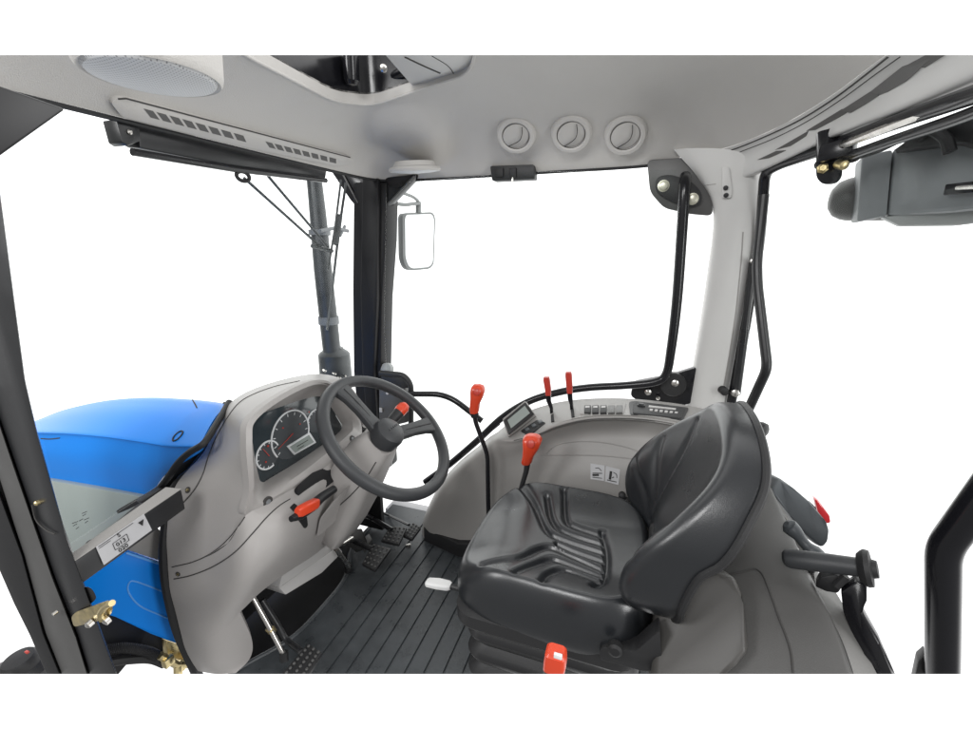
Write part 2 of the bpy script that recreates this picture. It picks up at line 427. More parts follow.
# three round vents
for i, (a, c, tilt) in enumerate(((516.5, 133, .45), (571.5, 131.5, .65), (625.5, 133, .65))):
    o, n = hit(ROOF, a, c); n = (n+(CAM-o).normalized()*.45).normalized(); o = o+n*.018
    v = B(); rr = .071
    lathe(v, o, n, [(rr*1.12, -.035), (rr*1.03, -.004), (rr*1.0, .002), (rr*.95, .007), (rr*.80, .009), (rr*.74, .006), (rr*.72, -.004), (.01, -.004)], 40)
    vo = obj('air_vent', v, HEADL, roof)
    t1 = (V((1, 0, 0))-n*n.x).normalized(); t2 = n.cross(t1); rt = t1*math.cos(tilt)+t2*math.sin(tilt); ru = n.cross(rt)
    d = B(); k = 26; ptsd = []
    for j in range(k):
        an = 2*math.pi*j/k; ptsd.append(o+rt*.050*math.cos(an)+ru*.050*math.sin(an)*.97+n*(.0015))
    plate(d, [p+n*(.006*((p-o).dot(ru)/.05)+.003) for p in ptsd], -n*.006, .0015); obj('vent_flap', d, HEADL, vo)
    g_ = B(); tube(g_, [o+rt*.053*math.cos(2*math.pi*j/40)+ru*.053*math.sin(2*math.pi*j/40)+n*.0015 for j in range(40)], .0022, 8, True)
    tube(g_, spline([o+rt*-.046+ru*-.016+n*.006, o+ru*-.02+n*.0075+rt*.0, o+rt*.026+ru*-.004+n*.010, o+rt*.044+ru*.02+n*.012], 6), .0016, 6); obj('vent_gap', g_, SEAM, vo)
# near speaker pod
zp = 1.515
l, r_ = P(76, 66, z=zp), P(222, 87, z=zp); fr_, bk = P(146, 104, z=zp), P(152, 54, z=zp)
pc_ = (l+r_)/2; pr = (l-r_).length/2
b = B(); lathe(b, pc_, (0, 0, 1), [(pr*.9, .004), (pr*.99, -.001), (pr*1.03, .004), (pr*1.05, .014), (pr*1.08, .05), (pr*1.2, .16), (pr*1.4, .26)], 56); sp = obj('speaker_pod', b, HEADL, roof)
b = B(); lathe(b, pc_, (0, 0, 1), [(pr*.2, -.012), (pr*.6, -.009), (pr*.9, -.003), (pr*.96, .004)], 56); obj('speaker_grille', b, GRILLE, sp)
b = B(); o = P(415, 169.5, y=1.74)
lathe(b, o, (.0, -.12, 1), [(.085, -.009), (.104, -.008), (.108, 0), (.104, .008), (.09, .012), (.08, .03)], 44); sp = obj('speaker_pod', b, HEADL, roof)
b = B(); lathe(b, o, (.0, -.12, 1), [(.02, -.016), (.08, -.0115), (.093, -.0085)], 44); obj('speaker_grille', b, GRILLE, sp)
# demister vent strip along the windscreen
st = [(111, 103), (117, 98), (126, 98), (240, 128), (350, 157), (355, 161), (350, 165), (335, 166), (240, 146), (122, 117)]
b = B(); sp_ = [hit(ROOF, a, c)[0]-V((0, 0, .008)) for a, c in st]
pl = P(230, 131, z=0); 
STRIPN = (hit(ROOF, 140, 108)[1]+hit(ROOF, 320, 158)[1]).normalized()
def onplane(a, c, o, n):
    d = ray(a, c); return CAM+d*((o-CAM).dot(n)/d.dot(n))
so = hit(ROOF, 230, 135)[0]+STRIPN*.012
plate(b, [onplane(a, c, so, STRIPN) for a, c in rpoly(st, 4)], -STRIPN*.03, .003); obj('demister_strip', b, HEADL, roof)
b = B(); tube(b, [onplane(a, c, so, STRIPN) for a, c in ((118, 99), (126, 98.5), (240, 128.5), (350, 157.5))], .002, 8); obj('strip_seam', b, SEAM, roof)
for (x0, y0, x1, y1, x2, y2, x3, y3, n) in ((143, 108.5, 246, 136.5, 150, 117.5, 249, 143, 8), (265, 141.5, 338, 159.5, 269, 147.5, 338, 164, 8)):
    for i in range(n):
        f0, f1 = (i+.06)/n, (i+.80)/n
        q = [(x0+(x1-x0)*f0, y0+(y1-y0)*f0), (x0+(x1-x0)*f1, y0+(y1-y0)*f1), (x2+(x3-x2)*f1, y2+(y3-y2)*f1), (x2+(x3-x2)*f0, y2+(y3-y2)*f0)]
        b = B(); plate(b, [onplane(*w, so+STRIPN*.0008, STRIPN) for w in q], -STRIPN*.01); obj('vent_slot', b, SLOTM, roof)
# roof switch panel
b = B(); sp_y = 1.845
plate(b, PP(rpoly([(490, 166), (534, 164.5), (535, 179), (492, 181)], 2), y=sp_y), (0, .05, .0), .003); swp = obj('roof_switch_panel', b, BLKM, roof)
for q in ([(494.5, 168), (503, 167.5), (503, 177), (495, 177.5)], [(509, 168), (516, 167.5), (516, 178), (509, 178)]):
    b = B(); plate(b, PP(q, y=sp_y-.008), (0, .012, 0), .002); obj('rocker_switch', b, RUBB, swp)
b = B(); lathe(b, P(512.5, 178, y=sp_y-.01), (0, -.3, -1), [(.006, 0), (.005, .01), (.002, .02)]); obj('toggle', b, CHROME, swp)

# ================================================================== SUN BLIND
sb = thing('sun_blind', 'black roller sun blind along the top of the windscreen', 'sun blind', P(230, 155, x=-1.22))
b = B(); plate(b, PX([(136, 119, -1.215), (232, 146, -1.215), (328, 167, -1.215), (326, 180, -1.215), (232, 167, -1.215), (140, 149, -1.215)]), (-.06, 0, .008), .008); obj('roller_cassette', b, FRAMEG, sb)
b = B(); tube(b, PX([(132, 152, -1.2), (232, 169, -1.2), (326, 180.5, -1.2)]), .009, 10); obj('pull_bar', b, BLKP, sb)
b = B(); plate(b, PX([(116, 119, -1.2), (139, 121, -1.2), (141, 141, -1.2), (128, 146, -1.2), (122, 142, -1.2)]), (-.05, 0, 0), .003); br = obj('end_bracket', b, FRAMEG, sb)
b = B(); lathe(b, P(129, 132, x=-1.198), (1, 0, 0), [(.006, -.003), (.006, .004), (.003, .006)], 14); obj('bracket_screw', b, CHROME, br)
b = B(); o = P(243, 176.5, x=-1.2); tube(b, [o+V((0, math.cos(t*math.pi/10)*.024, math.sin(t*math.pi/10)*.014)) for t in range(20)], .006, 8, True); obj('pull_ring', b, RUBB, sb)

# ================================================================== PILLARS
def pix_plate(name, pix, m, parent, vec, bev=.004, cut=True, **k):
    b = B(); plate(b, PP(pix, **k), vec, bev); return obj(name, b, m, parent)
fp = thing('windscreen_pillar', 'black windscreen pillar behind the steering wheel', 'pillar', P(370, 440, y=1.86))
pix_plate('pillar_post', [(353, 182), (387, 182), (386, 240), (382, 300), (381, 372), (388, 470), (362, 470), (353, 372), (352, 290)], BLKS, fp, (0, .11, 0), .012, y=1.84)
pix_plate('inner_channel', [(362, 178), (378, 178), (377, 300), (374, 372), (379, 450), (369, 450), (362, 372), (360, 290)], BLKS, fp, (0, .04, 0), .008, y=1.815)
pix_plate('gusset', [(330, 170), (361, 176), (361, 206), (355, 206), (350, 200)], BLKP, fp, (0, .05, 0), .005, y=1.85)
pix_plate('gusset', [(380, 178), (416, 174), (414, 178), (386, 207), (379, 206)], BLKP, fp, (0, .05, 0), .005, y=1.85)
b = B(); tube(b, PP([(341, 171), (358, 203)], y=1.842), .004, 8); tube(b, PP([(414, 176), (388, 204)], y=1.842), .004, 8); obj('gusset_trim', b, FRAMEM, fp)

npil = thing('door_pillar', 'black near-side pillar with grey door edge at the left border', 'pillar', P(60, 600, y=.42))
pix_plate('pillar_post', [(-3, 170), (25, 380), (37, 432), (66, 536), (81, 578), (122, 690), (95, 690), (78, 636), (55, 578), (14, 460), (-14, 380), (-40, 200)], FRAMEG, npil, (-.085, .036, -.02), .006, y=.42)
pix_plate('pillar_core', [(-30, 300), (10, 380), (60, 520), (112, 690), (60, 690), (40, 636), (22, 604), (-10, 540), (-40, 420)], RUBB, npil, (-.05, .02, -.015), .003, y=.44)
pix_plate('door_edge', [(-14, 385), (12, 462), (53, 580), (76, 638), (92, 690), (68, 690), (45, 632), (24, 556), (0, 480), (-20, 420)], FRAMEM, npil, (-.07, .03, -.02), .005, y=.415)
pix_plate('door_seal', [(-10, 470), (22, 556), (43, 634), (66, 690), (53, 690), (30, 636), (14, 604), (-14, 540)], RUBB, npil, (-.06, .025, -.02), .005, y=.41)
pix_plate('gusset', [(-50, 75), (0, 86), (66, 109), (0, 156), (-50, 190)], BLKS, npil, (-.06, .028, .012), .004, y=.5)
b = B(); lathe(b, P(37, 503, y=.417), (0, -1, 0), [(.005, -.005), (.005, .002), (.003, .004)], 12); obj('pillar_bolt', b, BRASS, npil)
b = B(); tube(b, spline(PP([(32, 505), (36, 520), (46, 530), (55, 534)], y=.417), 5), .0015, 6); obj('wire_line', b, SEAM, npil)

rp = thing('rear_pillar', 'pale grey trimmed pillar between the door and rear window', 'pillar', P(715, 390, y=1.84))
b = B()
G = [PY(r) for r in ([(674, 150, 1.85), (694, 148, 1.83), (732, 150, 1.81), (756, 160, 1.82), (764, 164, 1.9)],
     [(700, 181, 1.86), (708, 183, 1.83), (732, 186, 1.81), (755, 188, 1.82), (765, 190, 1.9)],
     [(713, 215, 1.9), (716, 215, 1.84), (733, 218, 1.815), (754, 222, 1.82), (763, 224, 1.9)],
     [(706, 280, 1.9), (710, 280, 1.84), (728, 283, 1.81), (744, 287, 1.82), (752, 290, 1.9)],
     [(697, 340, 1.9), (701, 340, 1.84), (719, 343, 1.815), (733, 347, 1.82), (742, 350, 1.9)],
     [(686, 405, 1.9), (690, 405, 1.84), (708, 408, 1.82), (722, 412, 1.83), (730, 415, 1.9)],
     [(680, 440, 1.9), (684, 440, 1.84), (702, 443, 1.82), (716, 447, 1.83), (724, 450, 1.9)])]
sheet(b, patchgrid(G, 6, 6), .02); PIL = tree_of(b); obj('pillar_trim', b, TRIMG, rp, 50)
b = B(); seamline(b, PIL, [(743, 232), (741, 262), (736, 310), (730, 350), (724, 385)], .0022, 8); seamline(b, PIL, [(700, 186), (716, 184)], .0012, 8); obj('trim_groove', b, CONSG, rp)
b = B(); inset(b, PIL, rpoly([(722, 166), (729, 167), (732, 190), (731, 198), (722, 198)], 2), .012, .02, .004); hk = obj('coat_hook', b, TRIMG, rp)
b = B()
for q in ((726, 188), (726.5, 195)):
    o, n = hit(PIL, *q, .014); lathe(b, o, n, [(.008, -.004), (.008, .003), (.004, .004)], 14)
obj('hook_screw', b, RUBB, hk)
b = B(); lathe(b, P(724, 391, y=1.80), (0.2, -1, 0), [(.016, -.02), (.016, .01), (.008, .014)], 18); obj('grommet', b, RUBB, rp)

# ================================================================== RIGHT DOOR
dr = thing('cab_door', 'far-side glazed door with a black tube frame and bolted hinge plates', 'door', P(560, 400, y=1.8))
b = B()
pth = PY([(685.5, 176, 1.835), (684.5, 188, 1.79), (682, 230, 1.79), (677, 300, 1.79), (671, 350, 1.79), (666, 374, 1.79), (655, 382, 1.79), (625, 385.5, 1.79), (590, 387.5, 1.79), (560, 392, 1.78),
          (530, 401, 1.77), (503, 417, 1.76), (478, 440, 1.74), (450, 464, 1.72), (425, 482, 1.70)])
tube(b, spline(pth, 7), [.019, .0195, .0195, .019, .018, .017, .017, .016, .016, .016, .016, .016, .016, .016, .015], 16); obj('door_frame', b, BLKP, dr)
b = B(); tube(b, fillet(PY([(405, 394, 1.74), (447, 394, 1.74), (482, 421, 1.75)]), .08), .014, 14); obj('door_brace', b, BLKP, dr)
b = B(); plate(b, PP([(386, 184), (520, 172), (676, 170), (676, 300), (664, 370), (600, 384), (556, 390), (500, 416), (440, 470), (420, 480), (392, 470), (384, 330)], y=1.80), (0, .006, 0)); obj('door_glass', b, GLASS, dr)
b = B(); plate(b, PP(rpoly([(647, 160), (690, 157), (712, 178), (713, 216), (690, 214), (664, 208), (650, 192)], 6), y=1.86), (0, .02, 0), .003); obj('hinge_mount', b, FRAMEM, dr)
b = B(); plate(b, PP(rpoly([(655, 178), (668, 174), (690, 180), (702, 192), (702, 204), (690, 208), (668, 200), (656, 192)], 7), y=1.845), (0, .014, 0), .004); hg = obj('hinge_plate', b, BLKM, dr)
b = B()
for q in ((663.5, 186), (692.5, 199)): lathe(b, P(*q, y=1.845), (0, -1, 0), [(.021, -.002), (.021, .002), (.017, .003), (.015, .014), (.010, .016)], 18)
obj('hinge_bolt', b, PALEB, hg)
b = B(); plate(b, PP(rpoly([(630, 396), (634, 382), (668, 376), (697, 367), (694, 402), (680, 407), (640, 402)], 4), y=1.84), (0, .03, 0), .004); lh = obj('lower_hinge', b, BLKP, dr)
b = B(); o = P(673, 384, y=1.835); lathe(b, o, (0, -1, 0), [(.05, -.01), (.05, .012), (.044, .018), (.02, .018)], 26); obj('hinge_boss', b, BLKM, lh)
b = B()
for q in ((675, 383, .014), (648, 392, .013), (658, 398, .008)): lathe(b, P(q[0], q[1], y=1.818), (0, -1, 0), [(q[2], -.01), (q[2], .004), (q[2]*.5, .008)], 14)
obj('hinge_bolt', b, CHROME, lh)

# ================================================================== REAR WINDOW, STRUT, HANDLES
rw = thing('rear_window', 'rear window with a black tube frame across the top right', 'window', P(765, 180, y=1.8))
b = B()
tube(b, fillet(PY([(1010, 82, .98), (973, 95, 1.08), (895, 122, 1.3), (830, 147, 1.55), (780, 164, 1.72), (765, 172, 1.78), (760, 240, 1.82), (745, 330, 1.83), (731, 405, 1.83)]), .05), .017, 14); obj('window_frame', b, BLKP, rw)
b = B(); tube(b, fillet(PY([(1010, 98, 1.0), (960, 118, 1.12), (885, 143, 1.34), (835, 161, 1.52), (818, 165, 1.58)]), .05), .012, 12); obj('frame_rail', b, BLKP, rw)
b = B(); tube(b, PY([(962, 99, 1.1), (893, 125, 1.29), (835, 148, 1.5)]), .0105, 10); obj('bright_rod', b, CHROME, rw)
b = B(); plate(b, PY([(768, 176, 1.80), (832, 152, 1.56), (973, 100, 1.10), (1000, 480, 1.10), (880, 560, 1.30), (738, 404, 1.84)]), V((.004, .004, 0))); obj('window_glass', b, GLASS, rw)
b = B(); tube(b, PY([(753, 262, 1.80), (744.5, 330, 1.80)]), .0125, 14); tube(b, PY([(744.5, 330, 1.80), (736, 394, 1.80)]), .016, 14); obj('gas_strut', b, FRAMEG, rw)
b = B(); lathe(b, P(735, 393, y=1.79), (0, -1, .2), [(.014, -.01), (.014, .012), (.006, .014)], 14); lathe(b, P(753, 261, y=1.79), (0, -1, .2), [(.01, -.01), (.01, .01), (.005, .012)], 14); obj('strut_ball', b, CHROME, rw)
gh = B(); tube(gh, fillet(PY([(764, 195, 1.74), (757, 262, 1.72), (757.5, 285, 1.70), (767.5, 368, 1.62), (745, 417, 1.66)]), .03), .016, 14)
tag(obj('grab_rail', gh, FRAMEG), 'bent black grab rail beside the pale rear pillar', 'grab rail')
wb = rw
b = B(); plate(b, PP(rpoly([(816, 132), (840, 126), (839, 176), (834, 183), (823, 185), (816, 178)], 5), y=1.5), (.012, .012, 0), .002); obj('hinge_plate', b, BLKP, wb)
b = B(); lathe(b, P(822.5, 168.5, y=1.497), (-.2, -1, 0), [(.014, -.004), (.014, .004), (.010, .006), (.008, .012)], 6); lathe(b, P(843, 165, y=1.46), (.3, -1, -.3), [(.012, -.02), (.012, .006), (.006, .008)], 12); obj('hinge_bolt', b, BRASS, wb)
b = B(); box(b, P(838, 150, y=1.48), (.03, -.02, .006), (.01, .012, 0), (0, 0, .022), .004); obj('rail_clamp', b, BLKP, wb)
b = B(); tube(b, spline(PY([(840, 152, 1.47), (850, 158, 1.46), (875, 152, 1.40), (905, 138, 1.3), (940, 122, 1.2), (985, 112, 1.08)]), 8), .006, 8)
tube(b, spline(PY([(842, 163, 1.47), (856, 160, 1.45), (868, 150, 1.42), (895, 141, 1.33), (930, 132, 1.22)]), 8), .004, 8)
tag(obj('wiring_loom', b, RUBB), 'thin black cables running along the rear window rail to the work lamp', 'cable')

wl_ = thing('work_lamp', 'grey boxy rear work lamp seen from behind outside the rear window', 'lamp', P(910, 210, y=1.55))
b = B(); plate(b, PY([(862, 156, 1.56), (893, 149, 1.50), (887, 216, 1.50), (857, 222, 1.56)]), (.03, .12, 0), .006); obj('lamp_shroud', b, LAMPG, wl_)
b = B(); plate(b, PY([(893, 148, 1.505), (965, 132, 1.36), (1000, 128, 1.30), (990, 208, 1.30), (953, 212, 1.36), (887, 216, 1.505)]), (.06, .16, 0), .01); obj('lamp_body', b, LAMPG, wl_)
b = B(); o = P(856, 199, y=1.70); lathe(b, o, (-1, .12, .02), [(.064, -.08), (.064, .012), (.060, .03), (.050, .050), (.030, .064), (.008, .068)], 30); obj('lamp_dome', b, FRAMEM, wl_)
b = B(); plate(b, PY([(881, 217, 1.52), (940, 211, 1.42), (1000, 204, 1.34), (1000, 220, 1.34), (960, 225, 1.40), (900, 226, 1.50)]), (.03, .08, 0), .004); obj('lamp_bracket', b, LAMPL, wl_)
b = B(); plate(b, PY([(893, 150, 1.44), (915, 134, 1.38), (945, 119, 1.32), (1000, 98, 1.24), (1000, 152, 1.24), (962, 142, 1.32)]), (.05, .1, 0), .006); tube(b, spline(PY([(918, 139, 1.38), (930, 130, 1.36), (945, 138, 1.33), (950, 152, 1.32)]), 6), .012, 10); obj('lamp_cable_gland', b, RUBB, wl_)
b = B(); box(b, P(965, 188, y=1.32), (.02, -.03, .0), (.004, .004, 0), (0, 0, .012), .003); obj('lamp_catch', b, BLKP, wl_)
b = B(); tube(b, PY([(957, 188, 1.32), (985, 186, 1.26)]), .0045, 8); obj('catch_pin', b, CHROME, wl_)

b = B(); tube(b, PY([(738, 424, 1.62), (760, 428.5, 1.55)]), .011, 12); kn = obj('knob_stem', b, FRAMEG, rw)
b = B(); lathe(b, P(757, 428, y=1.55), (.75, -.6, -.03), [(.013, 0), (.024, .004), (.026, .012), (.024, .026), (.014, .032)], 22); obj('knob', b, BLKM, kn)

nt = B(); tube(nt, fillet(PY([(1060, 391, .86), (1000, 472, .90), (943, 549, .93), (942, 700, .93)]), .03, 8), .0255, 24)
tag(obj('grab_tube', nt, BLKP), 'thick glossy black bent tube at the right border', 'grab rail')
nf = B(); plate(nf, PP([(918, 662), (926, 655), (930, 690), (912, 690)], y=.95), (.01, .03, 0), .003)
tag(obj('tube_foot', nf, BLKM), 'small black mounting tab at the foot of the thick tube', 'bracket')

# ================================================================== OUTSIDE: HOOD, EXHAUST, MIRROR, WIPER
hd = thing('engine_hood', 'glossy blue engine hood seen through the windscreen', 'hood', P(150, 440, y=1.0))
rowc = PY([(26, 433, .98), (45, 424, .98), (72, 412, .98), (110, 402.5, .98), (150, 398.5, .98), (187, 399.5, .98), (222, 403, .98), (236, 408, .98)])
rowr = PY([(25, 433, .76), (42, 433, .76), (70, 433.5, .76), (103, 436, .76), (135, 440, .76), (165, 444.5, .76), (187, 445.5, .76), (199, 446, .76)])
rowm = [a*.45+c*.55+V((0, 0, .035)) for a, c in zip(rowr, rowc)]
rowl = PY([(24, 474, .745), (46, 478.5, .745), (66, 481.5, .745), (90, 486, .745), (115, 490.5, .745), (132, 494, .745), (143, 496, .745), (150, 496, .745)])
rowx = [a*.5+c*.5+V((0, -.012, .01)) for a, c in zip(rowr, rowl)]
far = [V((c.x, 1.22, c.z-.17)) for c in rowc]; far2 = [V((c.x, 1.34, c.z-.32)) for c in rowc]
b = B(); sheet(b, patchgrid([far2, far, rowc, rowm, [p+V((0, .006, .006)) for p in rowr], [p+V((0, -.002, -.012)) for p in rowr], rowx, rowl], 8, 6), .012); HOOD = tree_of(b); obj('hood_shell', b, BLUE, hd, 55)
b = B(); o, n = hit(HOOD, 178, 436); tt = (P(190, 434, y=o.y)-o).normalized(); tt = (tt-n*tt.dot(n)).normalized(); bb = n.cross(tt)
tube(b, [o+tt*.013*math.cos(k*.314)+bb*.017*math.sin(k*.314)+n*.001 for k in range(20)], .0022, 8, True); obj('hood_plug', b, RUBB, hd)
b = B(); tube(b, spline(PY([(229, 402, .93), (216, 425, .82), (204, 443, .755), (190, 452, .745), (178, 463, .735), (167, 479, .73), (157, 490, .73), (142, 499, .73), (120, 511, .73)]), 6), .009, 10); obj('hood_seal', b, RUBB, hd)
b = B(); plate(b, PX([(199, 446, -1.215), (216, 420, -1.215), (228, 402, -1.215), (250, 410, -1.215), (215, 480, -1.215), (175, 520, -1.215), (140, 502, -1.215), (163, 488, -1.215), (180, 464, -1.215)]), (-.02, 0, 0), .003); obj('rear_bulkhead', b, BLKM, hd)
for q in ([(192, 399), (195, 404), (197, 408)], [(41, 438.5), (50, 439), (60, 438)]):
    b = B(); seamline(b, HOOD, q, .002); obj('hood_seam', b, SEAM, hd)
b = B(); plate(b, PY([(30, 478, .73), (49, 480.5, .73), (90, 487.5, .73), (143, 497.5, .73), (120, 520, .72), (90, 541, .71), (62, 560, .70), (40, 560, .70)]), (0, .02, 0), .002); obj('hood_side_panel', b, SILL, hd)
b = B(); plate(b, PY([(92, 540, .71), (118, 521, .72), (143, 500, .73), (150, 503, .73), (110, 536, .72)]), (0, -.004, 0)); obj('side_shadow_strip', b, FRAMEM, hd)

fe = thing('blue_side_panel', 'folded blue body panel below the windscreen bar', 'body panel', P(140, 590, x=-1.25))
b = B()
plate(b, PX([(60, 572, -1.36), (83, 581, -1.30), (126, 552, -1.25), (164, 564, -1.22), (176, 600, -1.22), (188, 648, -1.22), (150, 634, -1.25), (115, 617, -1.28), (70, 606, -1.36)]), (-.02, .01, 0), .004); PNL = tree_of(b); obj('panel_sheet', b, BLUE, fe)
b = B(); seamline(b, PNL, [(164, 592), (149, 586), (134, 581), (129, 583), (128, 590), (133, 599), (142, 607), (158, 614), (175, 621)], .0022, 6); tube(b, PX([(127, 553, -1.245), (163, 565, -1.217)]), .003, 8); tube(b, PX([(164, 565, -1.217), (166, 590, -1.217)]), .002, 8); obj('crease_highlight', b, BLUEL, fe)  # highlights along crease and fold, painted as thin lighter blue tubes
b = B(); plate(b, PX([(62, 560, -1.30), (70, 563, -1.30), (80, 568, -1.29), (68, 576, -1.3), (56, 576, -1.3)]), (-.03, 0, 0), .002); obj('panel_corner', b, BLUE, fe)
b = B(); plate(b, PX([(126, 542, -1.25), (150, 521, -1.22), (160, 530, -1.21), (164, 562, -1.22), (128, 550, -1.25)]), (-.01, 0, 0), .002); obj('bulkhead_plate', b, CONSG, fe)

ex = thing('exhaust_stack', 'tall grey exhaust pipe standing outside the windscreen', 'exhaust', P(335, 380, x=-1.9))
b = B(); tube(b, spline(PX([(313, 168, -1.9), (318, 215, -1.9), (323, 270, -1.9), (328, 315, -1.9), (333, 362, -1.9)]), 6), [.043, .05, .056, .058, .058], 22); obj('pipe', b, EXH, ex)
b = B(); d_ = (P(334, 380, x=-1.9)-P(331, 345, x=-1.9)).normalized()
lathe(b, P(334, 352, x=-1.9), d_, [(.06, -.03), (.064, -.02), (.092, .0), (.104, .015), (.107, .25)], 30); obj('muffler', b, EXH, ex)
b = B(); lathe(b, P(328.5, 318, x=-1.9), d_, [(.06, -.01), (.066, -.01), (.066, .04), (.06, .04)], 24); obj('pipe_clamp', b, LAMPG, ex)
b = B(); lathe(b, P(319.5, 232, x=-1.9), d_, [(.06, -.012), (.066, -.012), (.066, .02), (.06, .02)], 24); tube(b, PX([(320, 231, -1.84), (335, 228, -1.84), (348, 231, -1.84)]), .012, 10); tube(b, PX([(340, 236, -1.84), (345, 226, -1.84)]), .01, 8); obj('pipe_clamp', b, LAMPG, ex)
b = B()
for q in ((345, 376), (340, 378), (335, 374), (330, 379), (325, 371)):
    b = B(); lathe(b, P(*q, x=-1.77), (1, -.6, 0), [(.007, -.03), (.007, .006), (.003, .008)], 8); obj('muffler_screw', b, CHROME, ex)

wp = thing('windscreen_wiper', 'thin dark wiper arms and blade outside the windscreen', 'wiper', P(322, 246, x=-1.3))
b = B(); tube(b, PX([(244, 178, -1.3), (324, 250, -1.3)]), .0055, 8); tube(b, PX([(268, 176, -1.3), (328, 247, -1.3)]), .0055, 8); tube(b, PX([(312, 246, -1.3), (332, 251, -1.3)]), .009, 8); obj('arm', b, EXH, wp)
b = B(); tube(b, PX([(346, 183, -1.3), (339, 230, -1.3), (331, 300, -1.3), (327, 330, -1.3)]), .006, 8); tube(b, PX([(341, 180, -1.305), (335, 228, -1.305), (328, 270, -1.305)]), .005, 8); tube(b, PX([(340, 215, -1.3), (336, 245, -1.3)]), .012, 8); obj('blade', b, EXH, wp)

mi = thing('door_mirror', 'rounded rectangular mirror on a thin arm outside the far door', 'mirror', P(417, 238, y=2.15))
mp = rpoly([(402.5, 217), (404, 213), (433, 212), (435.5, 218), (434, 264), (430, 269), (408, 271), (403, 260)], 7, 5)
b = B(); mo, mn = P(418, 240, y=2.15), V((.88, -.475, 0)); plate(b, [onplane(a, c, mo, mn) for a, c in mp], -mn*.045, .012, 3); obj('mirror_shell', b, LAMPL, mi)
b = B(); ci = (sum(a for a, _ in mp)/len(mp), sum(c for _, c in mp)/len(mp))
plate(b, [onplane(ci[0]+(a-ci[0])*.88+.6, ci[1]+(c-ci[1])*.93, mo+mn*.002, mn) for a, c in mp], -mn*.004); obj('mirror_glass', b, MIRR, mi)
b = B(); tube(b, fillet(PY([(392, 203, 1.98), (405, 205, 2.05), (420, 203, 2.16)]), .03), .009, 10); tube(b, fillet(PY([(403, 193, 2.02), (414, 197, 2.1), (420, 203, 2.16), (418.5, 214, 2.17)]), .03), .008, 10); tube(b, PY([(418.5, 204, 2.165), (418.5, 213, 2.165)]), .016, 10); obj('mirror_arm', b, LAMPL, mi)

ws = thing('windscreen', 'clear front windscreen between the two black pillars', 'windscreen', P(200, 300, x=-1.22))
b = B(); plate(b, PX([(66, 118, -1.235), (150, 140, -1.235), (340, 180, -1.235), (350, 290, -1.235), (352, 400, -1.235), (236, 404, -1.235), (205, 445, -1.235), (170, 478, -1.235), (70, 545, -1.235), (36, 400, -1.235)]), (-.006, 0, 0)); obj('glass_pane', b, GLASS, ws)
b = B()
for i, (x0, x1, y) in enumerate(((72, 78, 523.5), (82, 87, 513.5), (82.5, 86, 516), (73, 77, 526), (76, 79, 529), (84, 89, 520), (85, 88, 523), (79, 83, 521))):
    tube(b, PX([(x0, y, -1.23), ((x0+x1)/2, y-1.1, -1.23), (x1, y-2.2, -1.23)]), .0008, 6)
obj('etched_mark', b, INK, ws)

# ================================================================== CROSS BAR + LABEL, LATCH, HOSES
cb = thing('cross_bar', 'grey steel bar with a silver label between pillar and dashboard', 'bar', P(120, 525, x=-1.05))
bx = -1.05
t0, t1_, t2_, t3_ = P(70, 556, x=bx), P(166, 488, x=bx), P(181, 489.5, x=bx+.018), P(74.5, 561.5, x=bx+.018)
b = B(); plate(b, [t0, t1_, t2_, t3_], (0, 0, -.004), .001); plate(b, [t3_+V((.001, 0, -.001)), t2_+V((.001, 0, -.001)), t2_+V((.001, 0, -.055)), t3_+V((.001, 0, -.055))], (-.03, 0, 0), .002); bar = obj('bar_channel', b, FRAMEG, cb)
b = B(); plate(b, [t0+V((0, 0, .001)), t1_+V((0, 0, .001)), t2_+V((.002, 0, .001)), t3_+V((.002, 0, .001))], (0, 0, .002), .0008); obj('bar_top', b, CONSG, cb)
b = B(); o = P(91.5, 542, z=t0.z+.004); lathe(b, o, (0, 0, 1), [(.009, 0), (.009, .0015), (.005, .0015)], 20); obj('bar_hole', b, RUBB, cb)
lx = bx+.024
Lp = [P(96, 547, x=lx), P(144, 514, x=lx), P(152, 530, x=lx), P(104, 565, x=lx)]
b = B(); plate(b, Lp, (-.0015, 0, 0)); lab = obj('label_plate', b, LABEL, cb)
uL = (Lp[1]-Lp[0]).normalized(); wL = (Lp[0]-Lp[3]).normalized(); nL = V((1, 0, 0))
def lpos(a, c): return Lp[3]+(Lp[2]-Lp[3])*a+(Lp[0]-Lp[3])*c+V((.001, 0, 0))
b = B(); hL = (Lp[0]-Lp[3]).length
text_bm(b, 'S', lpos(.41, .84), uL, wL, hL*.26); text_bm(b, '013', lpos(.40, .47), uL, wL, hL*.27); text_bm(b, '020', lpos(.40, .14), uL, wL, hL*.27)
fr4 = [lpos(.26, .30), lpos(.54, .30), lpos(.54, .66), lpos(.26, .66)]
for i in range(4): tube(b, [fr4[i], fr4[(i+1) % 4]], .0006, 5)
plate(b, [lpos(.80, .80), lpos(.92, .80), lpos(.86, .52)], (.0006, 0, 0))
tube(b, [lpos(.03, .95), lpos(.72, .95)], .0006, 5); tube(b, [lpos(.03, .86), lpos(.25, .86)], .0005, 5)
obj('label_print', b, INK, lab)

